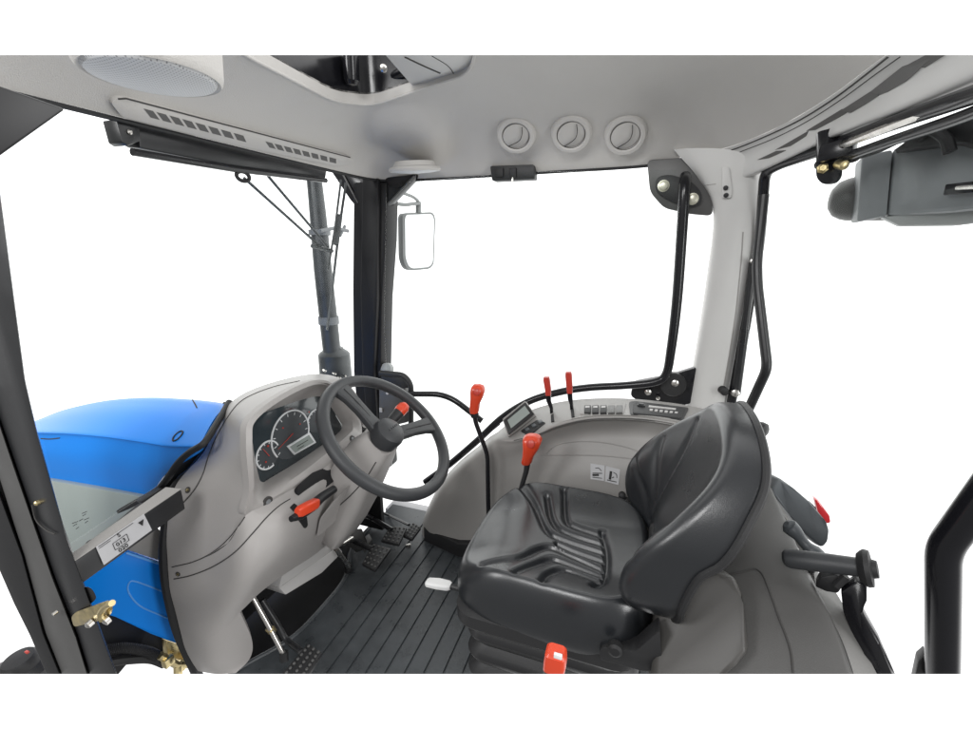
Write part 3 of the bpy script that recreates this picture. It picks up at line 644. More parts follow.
lt = thing('door_latch', 'yellow zinc striker bracket with black rubber stop on the near pillar', 'latch', P(92, 610, y=.43))
b = B(); plate(b, PP(rpoly([(71, 617), (76, 612), (104, 602), (110, 600), (113, 606), (112, 613), (106, 619), (74, 627)], 3), y=.41), (-.014, .006, -.009), .002); obj('striker', b, BRASS, lt)
b = B(); tube(b, spline(PP([(103, 620), (101, 613), (106, 606), (112, 603)], y=.402), 6), .006, 10); obj('striker_loop', b, BRASS, lt)
for q, pr_ in (((89, 624), [(.007, -.006), (.007, .003), (.003, .006)]), ((105, 621), [(.009, -.006), (.0095, .002), (.003, .004)]), ((55, 613), [(.004, -.004), (.004, .004)])):
    b = B(); lathe(b, P(*q, y=.403), (0, -1, -.2), pr_, 14); obj('latch_bolt', b, CHROME, lt)
b = B(); plate(b, PP(rpoly([(58, 612), (64, 592), (78, 586), (92, 588), (97, 598), (92, 603), (74, 611), (62, 616)], 4), y=.425), (-.03, .012, -.018), .006); obj('rubber_stop', b, RUBB, lt)

hs = thing('hydraulic_hoses', 'black ribbed hoses with brass fittings below the blue panel', 'hose', P(150, 655, x=-1.25))
b = B(); hpts = spline(PX([(105, 650, -1.3), (125, 648, -1.28), (145, 651, -1.26), (160, 657, -1.24)]), 20)
tube(b, hpts, [.013+.0018*(i % 2) for i in range(len(hpts))], 10); tube(b, spline(PX([(100, 664, -1.3), (125, 660, -1.28), (150, 659, -1.26), (165, 664, -1.24)]), 8), .012, 10); obj('hose', b, RUBB, hs)
b = B(); tube(b, PX([(160, 655, -1.23), (176, 664, -1.22), (196, 664, -1.22)]), .011, 8); box(b, P(168, 661, x=-1.22), (.01, 0, 0), (0, .014, 0), (0, 0, .014), .003); box(b, P(186, 662, x=-1.22), (.008, 0, 0), (0, .02, .006), (0, -.004, .01), .003); lathe(b, P(178, 668, x=-1.22), (.3, -.4, -1), [(.012, -.02), (.012, .03), (.006, .035)], 10); obj('hose_fitting', b, BRASS, hs)
b = B(); plate(b, PX([(166, 640, -1.25), (184, 646, -1.24), (192, 668, -1.24), (168, 656, -1.25)]), (-.02, 0, 0), .002); obj('fitting_plate', b, BRASS, hs)
b = B(); plate(b, PX([(92, 604, -1.33), (112, 606, -1.33), (150, 622, -1.32), (188, 640, -1.30), (186, 650, -1.29), (170, 652, -1.28), (140, 650, -1.3), (118, 676, -1.34), (104, 676, -1.34)]), (-.05, 0, 0), .006); obj('chassis_bracket', b, VOID, hs)
ec = thing('filler_cap', 'black ribbed cap outside the door at the bottom left corner', 'cap', P(22, 665, y=.5))
b = B(); o = P(22, 665, y=.5); lathe(b, o, (0, -.1, 1), [(.062, -.09), (.062, -.02), (.055, -.01), (.045, .0), (.043, .02), (.036, .03), (.012, .034)], 26); obj('cap', b, RUBB, ec)
b = B(); lathe(b, P(2, 682, y=.5), (0, 0, 1), [(.07, -.08), (.075, 0), (.06, .03), (.02, .05)], 26); obj('cap_base', b, BLKM, ec)
b = B(); box(b, P(27, 652, y=.45), (.006, 0, 0), (0, .003, 0), (0, 0, .0025), .001); obj('cap_mark', b, RED, ec)

# ================================================================== DASHBOARD
da = thing('dashboard', 'grey moulded dashboard tower with the instrument cluster', 'dashboard', (-1.05, 1.0, 0))
Srows = [PX(r) for r in (
 [(168, 569, -1.15), (200, 560, -1.05), (228, 543, -.95)],
 [(167, 530, -1.15), (208, 515, -1.03), (245, 515, -.905)],
 [(175, 487, -1.15), (212, 480, -1.03), (249, 489, -.90)],
 [(205, 450, -1.15), (228, 446, -1.03), (246, 442, -.91)],
 [(228, 405, -1.15), (241, 407, -1.04), (251, 418, -.93)],
 [(270, 383, -1.16), (275, 387, -1.05), (282, 394, -.94)],
 [(322, 374, -1.16), (319, 376, -1.05), (315, 380, -.94)],
 [(352, 388, -1.16), (346, 388, -1.05), (336, 386, -.94)],
 [(374, 430, -1.16), (366, 425, -1.05), (356, 411, -.93)])]
b = B(); sheet(b, patchgrid(Srows, 10, 10), .015); SHELL = tree_of(b); obj('cowl_shell', b, DASHG, da, 50)
Crows = [PX(r) for r in (
 [(168, 569, -1.15), (200, 560, -1.05), (228, 543, -.95), (245, 516, -.905), (268, 503, -.90), (310, 478, -.90), (356, 444, -.90), (372, 428, -.96)],
 [(170, 590, -1.15), (205, 586, -1.04), (240, 558, -.90), (264, 538, -.86), (290, 516, -.84), (322, 492, -.855), (360, 466, -.93), (372, 440, -1.0)],
 [(175, 610, -1.15), (208, 613, -1.03), (244, 585, -.90), (268, 565, -.86), (294, 544, -.845), (326, 519, -.87), (362, 486, -.96), (374, 468, -1.04)],
 [(180, 630, -1.15), (208, 638, -1.05), (240, 612, -.97), (262, 591, -.93), (288, 572, -.92), (318, 552, -.94), (350, 524, -1.0), (372, 500, -1.06)])]
b = B(); sheet(b, patchgrid(Crows, 10, 10), .015); KNEE = tree_of(b)
bt = B(); sheet(bt, patchgrid(Srows, 10, 10), 0); sheet(bt, patchgrid(Crows, 10, 10), 0); SHK = tree_of(bt); bt.free()
obj('knee_panel', b, DASHG, da, 50)
Wrows = [PX(r) for r in ([(180, 630, -1.15), (208, 638, -1.05), (240, 612, -.97)], [(185, 648, -1.15), (212, 655, -1.06), (252, 640, -1.0)], [(192, 662, -1.15), (214, 667, -1.07), (250, 658, -1.02)], [(198, 671, -1.15), (217, 674, -1.08), (236, 673, -1.04)])]
b = B(); sheet(b, patchgrid(Wrows, 10, 8), .015); obj('dash_foot', b, DASHG, da, 50)
b = B(); tube(b, spline(PX([(234, 402, -1.165), (211, 446, -1.165), (193, 470, -1.165), (175, 489, -1.165), (166, 530, -1.165), (165, 566, -1.165), (170, 600, -1.165), (180, 636, -1.165), (198, 676, -1.165)]), 6), .014, 10); obj('dash_seal', b, RUBB, da)
# fill between cowl lip and knee panel: cluster bezel funnel
outer = PX([(245, 515, -.905), (249, 489, -.90), (246, 442, -.91), (251, 418, -.93), (282, 394, -.94), (315, 380, -.94), (336, 386, -.94), (356, 411, -.93), (362, 430, -.92), (356, 444, -.90), (310, 478, -.90), (264, 506, -.90)])
lip = PX([(255, 496, -.908), (254.5, 482, -.912), (250.5, 442, -.92), (254.5, 420, -.94), (284, 398.5, -.95), (315, 385.5, -.95), (333, 390, -.95), (349, 414, -.94), (353, 427, -.93), (347, 436, -.912), (308, 468, -.91), (268, 495, -.91)])
inn = PX([(262, 482, -.985), (258, 473, -.985), (253, 445, -.985), (252.5, 420, -.985), (283, 406, -.985), (316, 396.5, -.985), (327, 402, -.985), (339, 420, -.985), (342, 426.5, -.985), (337, 434, -.985), (306, 456, -.985), (272, 477, -.985)])
so_, sl_, si_ = (spline(x, 6, True) for x in (outer, lip, inn))
b = B(); loft(b, [[p+V((-.02, 0, 0)) for p in so_], so_, [(p*.5+q*.5)+V((.006, 0, 0)) for p, q in zip(so_, sl_)], sl_, [p*.5+q*.5 for p, q in zip(sl_, si_)], si_], False); BEZ = tree_of(b); obj('cluster_bezel', b, DASHG, da, 50, cap=False)
cl = B(); plate(cl, [P(262+(a-262), c, x=-.986) for a, c in [(259, 484), (250, 445), (250, 416), (283, 402), (317, 393), (330, 400), (345, 427), (338, 437), (306, 460), (268, 484)]], (-.02, 0, 0), .002)
clu = obj('instrument_cluster', cl, CLUST, da)
cx_ = -.984
def gauge(pix, r, a0, a1, parent, need=None, dz=0.):
    o = P(*pix, x=cx_+dz); b = B()
    arc = [o+V((0, math.cos(t)*r, math.sin(t)*r)) for t in [rad(a0+(a1-a0)*i/30) for i in range(31)]]
    tube(b, arc, .0028, 6)
    for i in range(11):
        t = rad(a0+(a1-a0)*i/10); d = V((0, math.cos(t), math.sin(t))); tube(b, [o+d*r*.80, o+d*r*.92], .0013, 5)
    g = obj('gauge_ring', b, GAUGE, parent)
    b = B(); lathe(b, o+V((-.001, 0, 0)), (1, 0, 0), [(r*.97, -.001), (r*.97, .0008)], 32); obj('gauge_dial', b, GAUGED, parent)
    if need:
        b = B(); d = V((0, math.cos(rad(need)), math.sin(rad(need)))); tube(b, [o-d*r*.1+V((.002, 0, 0)), o+d*r*.8+V((.002, 0, 0))], [.0014, .0006], 6); obj('needle', b, RED, parent)
gauge((291, 435), .078, -30, 215, clu, 200)
gauge((268, 455), .042, 20, 290, clu, 120, -.0012)
gauge((316, 421), .040, -70, 165, clu, 60, -.0007)
b = B(); plate(b, PX([(287.5, 446.5, cx_+.004), (310, 432.5, cx_+.004), (316.5, 442.5, cx_+.004), (294.5, 455, cx_+.004)]), (-.006, 0, 0), .001); obj('display_frame', b, GAUGE, clu)
b = B(); plate(b, PX([(290, 446.8, cx_+.0055), (309, 435, cx_+.0055), (314, 442, cx_+.0055), (295.5, 452.7, cx_+.0055)]), (-.003, 0, 0)); dsp = obj('display', b, LCD, clu)
b = B(); tube(b, PX([(297, 446.5, cx_+.0058), (308, 440, cx_+.0058)]), .0012, 5); tube(b, PX([(298, 449, cx_+.0058), (304, 445.3, cx_+.0058)]), .001, 5); obj('display_digits', b, INK, dsp)
b = B()
for q in ((268, 446, 1.4), (266, 462, 1.2), (322, 415, 1.3), (283, 428, 1.1), (300, 424, 1.1), (309, 412, 1.)): 
    b = B(); lathe(b, P(q[0], q[1], x=cx_+.0015), (1, 0, 0), [(.0022*q[2], -.001), (.0022*q[2], .0008)], 10); obj('warning_light', b, RED, clu)
# seams, screws, slots of the dash
b = B(); seamline(b, SHELL, [(300, 381), (275, 386.5), (252, 395), (238, 404), (226, 420), (215, 440), (208, 458), (203, 474), (195, 489), (183, 503), (172, 512)], .002, 8); obj('panel_seam', b, SEAM, da)
b = B(); seamline(b, KNEE, [(290, 499), (279, 506), (266, 518), (252, 534), (235, 552), (214, 566), (192, 575), (174, 579)], .0018, 8); obj('panel_seam', b, SEAM, da)
b = B(); seamline(b, SHK, [(263, 493), (252, 506), (240, 524), (228, 539), (213, 552), (194, 561.5), (172, 567)], .0016, 10); obj('panel_seam', b, SEAM, da)
for tr, q, rr in ((BEZ, (268, 502), .0155), (BEZ, (352.5, 439), .0135), (SHELL, (188, 490), .0085), (KNEE, (178, 574), .007)):
    o, n = hit(tr, *q)
    if o is None: o, n = hit(KNEE, *q)
    if o is None: continue
    b = B(); lathe(b, o, n, [(rr, -.004), (rr, .001), (rr*.6, .0012)], 16); sc = obj('screw_recess', b, SEAM, da)
    b = B(); lathe(b, o+n*.0012, n, [(rr*.55, -.002), (rr*.5, .0015), (rr*.2, .002)], 10); obj('screw', b, LAMPG if rr > .0101 else BRASS, sc)
b = B(); inset(b, KNEE, rpoly([(297, 495), (297, 487), (314, 471), (329, 462), (345, 453), (350, 468), (328, 486), (308, 502)], 4), .002, .02, .001); obj('column_slot', b, VOID, da)
b = B(); inset(b, KNEE, rpoly([(290, 507), (294, 503), (298, 506), (294, 511)], 1), .003, .01); inset(b, KNEE, rpoly([(299, 520), (307, 516), (308, 526), (305, 529)], 2), .003, .01); obj('lever_slot', b, VOID, da)
# pale service box and dark foot well behind the pedals
b = B(); plate(b, PX([(279, 588, -.98), (338, 548, -.98), (350, 520, -.98), (330, 520, -.98), (288, 556, -.98)]), (-.10, 0, 0), .004); plate(b, PX([(279, 588, -.98), (286, 595, -.965), (322, 573, -.965), (343, 552, -.965), (338, 546, -.98)]), (-.1, 0, .0), .004); obj('service_box', b, PANELG, da)
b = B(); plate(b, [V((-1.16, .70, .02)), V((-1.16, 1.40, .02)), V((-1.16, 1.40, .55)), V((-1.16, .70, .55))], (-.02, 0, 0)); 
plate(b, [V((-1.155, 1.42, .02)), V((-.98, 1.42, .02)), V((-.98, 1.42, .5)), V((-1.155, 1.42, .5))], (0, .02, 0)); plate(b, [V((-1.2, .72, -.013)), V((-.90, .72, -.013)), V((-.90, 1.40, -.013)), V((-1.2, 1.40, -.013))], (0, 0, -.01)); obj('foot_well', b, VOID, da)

# steering column
ax = V((-math.cos(rad(48)), 0, -math.sin(rad(48)))); WC = V((-.71, 1.1, .67)); WR = .22
c2 = V((math.sin(rad(48)), 0, -math.cos(rad(48)))); yv = V((0, 1, 0))   # c2: down the wheel plane, towards the driver
sc_ = thing('steering_column', 'grey shrouded steering column below the black steering wheel', 'steering column', WC+ax*.25)
b = B()
wd_ = V((.86, 0, -.51))
secs = [(WC+ax*.035, c2, .045, .05), (WC+ax*.07, c2, .06, .06), ((-.775, 1.10, .60), c2, .07, .068), ((-.82, 1.095, .53), wd_, .08, .075), ((-.865, 1.085, .44), wd_, .088, .078), ((-.905, 1.075, .35), wd_, .088, .07), ((-.925, 1.065, .29), wd_, .078, .055), ((-.932, 1.06, .265), wd_, .05, .03)]
loft(b, [rrect(V(c), yv, w_, hu, hw, min(hu, hw)*.5) for c, w_, hu, hw in secs]); COLM = tree_of(b); obj('column_shroud', b, DASHG, sc_, 45)
b = B(); seamline(b, COLM, [(376, 462), (366, 478), (352, 494), (340, 505)], .0018); obj('shroud_seam', b, SEAM, sc_)
b = B(); loft(b, [rrect(c, u_, w_, a, d_, min(a, d_)*.5) for c, u_, w_, a, d_ in (
    (P(326, 524, x=-.86), yv, V((.3, 0, 1)), .03, .02), (P(329, 518, x=-.85), yv, V((.3, 0, 1)), .05, .042), (P(336, 508, x=-.84), yv, V((.4, 0, 1)), .052, .048), (P(348, 494, x=-.83), yv, V((.5, 0, 1)), .04, .045))]); obj('tilt_cover', b, DASHG, sc_, 40)

sw = thing('steering_wheel', 'black steering wheel with a round domed hub', 'steering wheel', WC)
b = B(); tube(b, [WC+yv*WR*math.cos(2*math.pi*k/96)+c2*WR*math.sin(2*math.pi*k/96) for k in range(96)], .0192, 18, True); obj('rim', b, WHEELM, sw)
b = B(); lathe(b, WC+ax*.0, -ax, [(.035, -.05), (.05, -.03), (.052, .005), (.048, .018), (.036, .028), (.018, .032), (.003, .033)], 40); hubo = obj('hub', b, WHEELM, sw)
b = B(); hn = -ax; o = WC+hn*.0345
for k in range(5):
    lathe(b, o+yv*(-.02+.01*k)-c2*.002-hn*.001*abs(k-2), hn, [(.0035, -.004), (.0035, .0012), (.001, .0014)], 4)
obj('hub_emblem', b, WHEELM, hubo)
for an, wd in ((264, .026), (19, .026)):
    d = yv*math.cos(rad(an))+c2*math.sin(rad(an)); s_ = d.cross(ax)
    b = B()
    loft(b, [rrect(WC+d*r0+ax*dz, s_, ax, w_, t_, min(w_, t_)*.6) for r0, dz, w_, t_ in ((.03, .016, .030, .014), (.07, .012, .024, .013), (.12, .004, .023, .012), (.17, -.001, .027, .011), (.208, -.001, .034, .012))]); so2 = obj('spoke', b, WHEELM, sw)
    b = B(); tube(b, [WC+d*.08+ax*.000, WC+d*.14-ax*.009, WC+d*.2-ax*.012], .003, 8); obj('spoke_groove', b, RUBB, so2)

ig = thing('shuttle_lever', 'dark lever with an orange collar left of the steering column', 'lever', P(320, 500, x=-.82))
b = B(); tube(b, PX([(334, 489, -.80), (322, 497, -.80), (312, 506, -.80), (300, 515, -.80), (291, 519, -.80)]), [.012, .013, .015, .016, .013, .008], 14); obj('lever_stem', b, FRAMEG, ig)
b = B(); o0, o1 = P(316, 503, x=-.795), P(297, 513, x=-.795); d = (o1-o0).normalized(); s1 = V((1, 0, 0)); s1 = (s1-d*s1.dot(d)).normalized(); s2 = d.cross(s1)
loft(b, [rrect(o0+(o1-o0)*t, s1, s2, .0125*k, .0145*k, .006*k) for t, k in ((-.05, .8), (.05, .95), (.4, 1.0), (.85, .95), (1.0, .7))]); obj('lever_collar', b, ORANGE, ig)
st_ = thing('column_stalk', 'black stalk with an orange tip behind the steering wheel', 'stalk', P(395, 425, y=1.25))
b = B(); tube(b, PY([(384, 428, 1.14), (392, 420, 1.18), (399, 412.5, 1.21)]), [.012, .017, .017, .02], 14); obj('stalk_stem', b, BLKM, st_)
b = B(); lathe(b, P(398, 413, y=1.21), P(409, 402, y=1.26)-P(398, 413, y=1.21), [(.019, 0), (.0215, .012), (.021, .03), (.014, .042), (.004, .046)], 18); obj('stalk_tip', b, ORANGE, st_)
kb = thing('door_lock_box', 'grey lock plate with black guard beside the windscreen pillar', 'lock', P(395, 400, y=1.8))
b = B(); plate(b, PP(rpoly([(379, 388), (402, 386), (408, 395), (409, 422), (384, 428), (379, 420)], 3), y=1.78), (0, .04, 0), .004); obj('lock_plate', b, FRAMEM, kb)
b = B(); tube(b, fillet(PP([(380, 373), (404, 375), (411, 384), (411, 424)], y=1.77), .03), .014, 12); plate(b, PP([(381, 376), (403, 378), (409, 388), (382, 390)], y=1.775), (0, .03, 0), .003); obj('lock_guard', b, BLKM, kb)
b = B(); lathe(b, P(387.5, 393, y=1.778), (0, -1, 0), [(.008, -.004), (.008, .004), (.003, .005)], 12); box(b, P(381, 410, y=1.775), (.008, 0, 0), (0, .004, 0), (0, 0, .012), .002); obj('lock_button', b, PANELG, kb)
b = B(); lathe(b, P(387, 369, y=1.86), (0, -1, .4), [(.02, -.03), (.034, -.01), (.03, .015), (.012, .024)], 16); obj('lock_dome', b, LAMPL, kb)

# ================================================================== FLOOR MAT AND PEDALS
fm = B(); ys0, ys1 = .40, 1.64
def leftedge(y):   # front boundary of the mat, bowed in at the tunnel
    return -1.075+.10*math.exp(-((y-1.0)/.24)**4)
xs = []; x = -1.10; k = 0
prof = []
pitch = .056
x0 = -1.06
while x0 < .30:
    prof += [(x0, 0.0), (x0+pitch-.010, 0.0), (x0+pitch-.0085, -.006), (x0+pitch-.0025, -.006), (x0+pitch-.001, .0)] if x0 > -.93 else [(x0, 0.), (x0+pitch*.5, 0.)]
    x0 += pitch
ny = 44; grid = []
for j in range(ny+1):
    y = ys0+(ys1-ys0)*j/ny; le = leftedge(y); row = []
    for (x, z) in prof: row.append(V((max(x, le), y, z if x > le else 0.0)))
    grid.append(row)
top_ = [[fm.verts.new(p) for p in r] for r in grid]; low = [[fm.verts.new(V((p.x, p.y, -.012))) for p in r] for r in grid]
nc = len(prof)
def fq(*vs):
    cos = [v.co for v in vs]
    if (cos[0]-cos[1]).length+(cos[2]-cos[3]).length < 1e-7 or (cos[1]-cos[2]).length+(cos[3]-cos[0]).length < 1e-7: return
    try: fm.faces.new(vs)
    except ValueError: pass
for j in range(ny):
    for i in range(nc-1):
        fq(top_[j][i], top_[j][i+1], top_[j+1][i+1], top_[j+1][i]); fq(low[j+1][i], low[j+1][i+1], low[j][i+1], low[j][i])
    fq(top_[j+1][0], low[j+1][0], low[j][0], top_[j][0]); fq(top_[j][-1], low[j][-1], low[j+1][-1], top_[j+1][-1])
for i in range(nc-1):
    fq(top_[0][i+1], top_[0][i], low[0][i], low[0][i+1]); fq(top_[-1][i], top_[-1][i+1], low[-1][i+1], low[-1][i])
bmesh.ops.remove_doubles(fm, verts=fm.verts[:], dist=1e-6)
fmo = thing('floor_mat', 'ribbed black rubber floor mat between dashboard and seat', 'floor mat', (-.5, 1.0, 0))
obj('ribbed_sheet', fm, MATR, fmo, 20)
b = B(); tube(b, [V((leftedge(ys0+(1.45-ys0)*j/40)+.012, ys0+(1.45-ys0)*j/40, .003)) for j in range(41)], .007, 8); obj('raised_lip', b, MATR, fmo)
sill = B(); plate(sill, [V((-1.08, 1.60, -.004)), V((-.70, 1.60, -.004)), V((-.70, 1.69, -.004)), V((-1.08, 1.69, -.004))], (0, 0, -.03), .004)
tag(obj('door_sill', sill, LABEL), 'pale metal sill strip at the far edge of the floor mat', 'sill')

def pedal(root, pix, z, nx, ny_, studs=CHROME):
    b = B(); pts = PP(pix, z=z); plate(b, pts, (0, 0, -.014), .003); p = obj('pedal_pad', b, BLKM, root)
    b = B()
    for i in range(nx):
        for j in range(ny_):
            s, t = (i+.5)/nx, (j+.5)/ny_
            o = pts[0]*(1-s)*(1-t)+pts[1]*s*(1-t)+pts[2]*s*t+pts[3]*(1-s)*t
            lathe(b, o, (0, 0, 1), [(.0042, -.002), (.0042, .003), (.003, .004)], 8)
    obj('pad_studs', b, FRAMEM, p); return p
def bar(name, root, pts, r, m): b = B(); tube(b, fillet(pts, .02), r, 12); return obj(name, b, m, root)
cp_ = thing('clutch_pedal', 'black studded clutch pedal nearest the camera at the lower edge', 'pedal', P(300, 660, z=.08))
pedal(cp_, [(308, 643), (322, 652), (303, 682), (281, 674)], .10, 3, 7)
bar('pedal_arm', cp_, [P(262, 600, x=-1.0), P(276, 622, x=-.96), P(286, 640, x=-.92), P(301, 651, z=.09)], .009, FRAMEG)
bar('pedal_rod', cp_, [P(252, 596, x=-1.0), P(268, 624, x=-.95), P(284, 655, x=-.90)], .0075, CHROME)
b = B(); lathe(b, P(284, 656, x=-.90), (.2, -.3, -1), [(.012, -.012), (.012, .014), (.006, .016)], 12); obj('rod_end', b, RUBB, cp_)
b = B(); box(b, P(271, 630, x=-.945), (.012, 0, 0), (0, .008, .004), (0, -.004, .012), .003); obj('rod_bracket', b, BRASS, cp_)
bp1 = thing('brake_pedal', 'left one of the two linked studded brake pedals', 'pedal', P(376, 556, z=.08), 'brake pedals')
pedal(bp1, [(373, 543), (391, 548), (375, 570), (362, 563)], .09, 4, 5)
bar('pedal_arm', bp1, [P(338, 528, x=-1.02), P(352, 540, x=-1.0), P(372, 549, z=.09)], .011, FRAMEG)
bp2 = thing('brake_pedal', 'right one of the two linked studded brake pedals', 'pedal', P(394, 534, z=.08), 'brake pedals')
pedal(bp2, [(390, 526), (407, 527), (399, 544), (381, 540)], .09, 4, 5)
bar('pedal_arm', bp2, [P(352, 510, x=-1.04), P(372, 518, x=-1.02), P(392, 530, z=.09)], .010, FRAMEG)
ap = thing('accelerator_pedal', 'small black accelerator pedal at the far end of the pedals', 'pedal', P(412, 531, z=.06))
pedal(ap, [(413, 522), (421, 527), (412, 539), (403, 535)], .07, 3, 5)
bar('pedal_arm', ap, [P(369, 507, x=-1.05), P(388, 515, x=-1.03), P(409, 525, z=.07)], .006, FRAMEG)
lk = thing('pedal_link', 'short chrome linkage lever hanging below the steering column', 'linkage', P(340, 555, x=-.98))
bar('link_rod', lk, [P(327, 534, x=-.95), P(341, 545, x=-.95), P(352, 538, x=-.95)], .008, CHROME)
bar('link_arm', lk, [P(336, 549, x=-.94), P(344, 560, x=-.94), P(349, 568, z=.03)], .009, CHROME)
b = B(); lathe(b, P(348, 567, z=.035), (0, 0, 1), [(.014, -.02), (.014, .012), (.006, .016)], 12); obj('link_boot', b, RUBB, lk)
fr_s = thing('foot_rest', 'grey folded foot bracket left of the brake pedals', 'bracket', P(360, 540, z=.05))
b = B(); plate(b, PZ([(352, 529, .14), (362, 528, .14), (366, 538, .10), (369, 546, .06), (360, 550, .05), (352, 543, .10)]), (-.02, 0, -.02), .004); plate(b, PZ([(360, 541, .08), (369, 533, .08), (372, 539, .07), (364, 549, .05)]), (0, 0, -.02), .003); obj('bracket_plate', b, FRAMEM, fr_s)
fl = thing('floor_bolt', 'small metal floor screw in front of the brake pedals', 'bolt', P(409, 546, z=0))
b = B(); lathe(b, P(408.5, 546, z=0), (0, 0, 1), [(.011, -.002), (.011, .006), (.006, .009)], 10); obj('bolt_head', b, CHROME, fl)

# ================================================================== SIDE CONSOLE
scn = thing('side_console', 'grey curved side console over the far wheel arch with switches and radio', 'console', (-.2, 1.55, 0))
Krows = [PY(r) for r in (
 [(508, 424, 1.64), (520, 415, 1.66), (538, 407.5, 1.67), (562, 401.5, 1.67), (592, 398.5, 1.67), (627, 398.5, 1.67), (665, 402, 1.67), (700, 408, 1.67), (760, 425, 1.65)],
 [(500, 430, 1.56), (514, 424, 1.56), (534, 416.5, 1.56), (560, 410, 1.56), (592, 406, 1.56), (627, 406, 1.56), (665, 410, 1.56), (700, 417, 1.56), (760, 434, 1.54)],
 [(497, 437, 1.47), (514, 438, 1.45), (535, 433, 1.44), (556, 424.5, 1.44), (585, 418, 1.44), (620, 416.5, 1.44), (655, 419, 1.44), (690, 426, 1.44), (750, 443, 1.42)],
 [(489, 444, 1.45), (512, 445, 1.44), (537, 437, 1.445), (558, 429, 1.455), (586, 422, 1.46), (620, 420.5, 1.46), (654, 423, 1.46), (688, 430, 1.46), (748, 447, 1.44)],
 [(466, 464, 1.43), (506, 460, 1.44), (540, 447, 1.46), (562, 439, 1.475), (590, 433, 1.485), (620, 432, 1.485), (652, 435, 1.485), (685, 442, 1.48), (744, 459, 1.45)],
 [(447, 484, 1.42), (497, 484, 1.43), (538, 465, 1.44), (563, 455, 1.455), (592, 450, 1.46), (621, 449, 1.46), (650, 451, 1.46), (682, 458, 1.455), (740, 476, 1.43)],
 [(434, 506, 1.42), (488, 510, 1.42), (533, 492, 1.42), (564, 480, 1.42), (594, 474, 1.42), (622, 473, 1.42), (648, 475, 1.42), (680, 482, 1.42), (736, 500, 1.40)],
 [(427, 524, 1.43), (478, 536, 1.41), (528, 520, 1.40), (564, 510, 1.40), (596, 505, 1.40), (622, 505, 1.40), (648, 507, 1.40), (680, 514, 1.40), (730, 530, 1.38)],
 [(425, 539, 1.45), (462, 556, 1.40), (510, 556, 1.38), (560, 550, 1.38), (596, 546, 1.38), (622, 546, 1.38), (648, 548, 1.38), (680, 555, 1.38), (730, 572, 1.36)])]
# wrap the front edge round towards the outside
left = PY([(510, 424.5, 1.70), (503, 429, 1.66), (491, 436, 1.62), (480, 445, 1.60), (458, 463, 1.58), (440, 484, 1.57), (429, 506, 1.57), (424.5, 524, 1.57), (424, 538, 1.57)])
Krows = [[l_]+r for l_, r in zip(left, Krows)]
b = B(); sheet(b, patchgrid(Krows, 8, 8), .012); CON = tree_of(b); obj('console_shell', b, CONSG, scn, 50)
b = B(); seamline(b, CON, [(546, 454), (552, 448), (562, 443.5), (580, 441.5), (602, 442.5), (625, 447), (640, 452)], .002, 8); seamline(b, CON, [(541, 455), (575, 455), (605, 456), (635, 459)], .0022, 8); obj('shelf_edge', b, CONSG, scn)
b = B(); tube(b, spline(PY([(500, 424, 1.70), (488, 434, 1.66), (474, 447, 1.62), (462, 456, 1.6)]), 6), .003, 8); obj('outer_seal', b, RUBB, scn)
b = B(); seamline(b, CON, [(514, 440.5), (537, 434.5), (558, 426.5), (586, 420), (620, 418.5), (655, 421)], .0016, 8); obj('ledge_seam', b, CONSD, scn)
b = B(); kp = [(423.5, 536), (440, 546), (462, 556), (500, 562)]; kt = [hit(CON, a, c-5, .006)[0] or P(a, c-5, y=1.42) for a, c in kp]
plate(b, [P(423.5, 527, y=1.44), P(458, 543, y=1.39), P(500, 546, y=1.37), P(500, 562, y=1.36), P(458, 557, y=1.38), P(424, 541, y=1.43)], (0, .05, 0), .004); obj('kick_strip', b, RUBB, scn)
# display pod
b = B(); plate(b, [hit(CON, 509, 437)[0]+V((0, -.012, .004)), P(502, 419, y=1.49), P(525, 400.5, y=1.58), P(536, 416, y=1.55)], (.0, .035, -.02), .005); pod = obj('display_pod', b, CONSG, scn)
pq = [P(509, 434.5, y=1.447), P(503.5, 420.5, y=1.477), P(525, 402.5, y=1.567), P(534, 414.5, y=1.538)]
pn = (pq[1]-pq[0]).cross(pq[2]-pq[0]).normalized(); pn = pn if pn.dot(CAM-pq[0]) > 0 else -pn
def bil(q, s, t): return q[0]*(1-s)*(1-t)+q[3]*s*(1-t)+q[2]*s*t+q[1]*(1-s)*t
b = B(); plate(b, [bil(pq, *w)+pn*.006 for w in ((.0, .0), (1., .0), (1., 1.), (.0, 1.))], -pn*.012, .002); fr5 = obj('display_frame', b, BLKM, pod)
b = B(); plate(b, [bil(pq, *w)+pn*.0068 for w in ((.12, .22), (.9, .22), (.9, .82), (.12, .82))], -pn*.004); obj('display_screen', b, LCD, fr5)
b = B(); inset(b, CON, rpoly([(520, 431), (537, 419.5), (546, 422.5), (529, 435)], 2), .004, .012, .001); kpd = obj('button_pad', b, RUBB, scn)
for q in ((526.5, 429.5), (533, 425.5), (539.5, 421.8)):
    b = B(); inset(b, CON, [(q[0]-2.2, q[1]-1), (q[0]+1.4, q[1]-2.6), (q[0]+3.2, q[1]-.4), (q[0]-.4, q[1]+1.4)], .008, .006, .001); obj('button', b, POD, kpd)
b = B(); inset(b, CON, rpoly([(581, 404), (626, 402), (624, 413.5), (579.5, 414)], 2), .003, .012, .001); spn = obj('switch_panel', b, CONSG, scn)
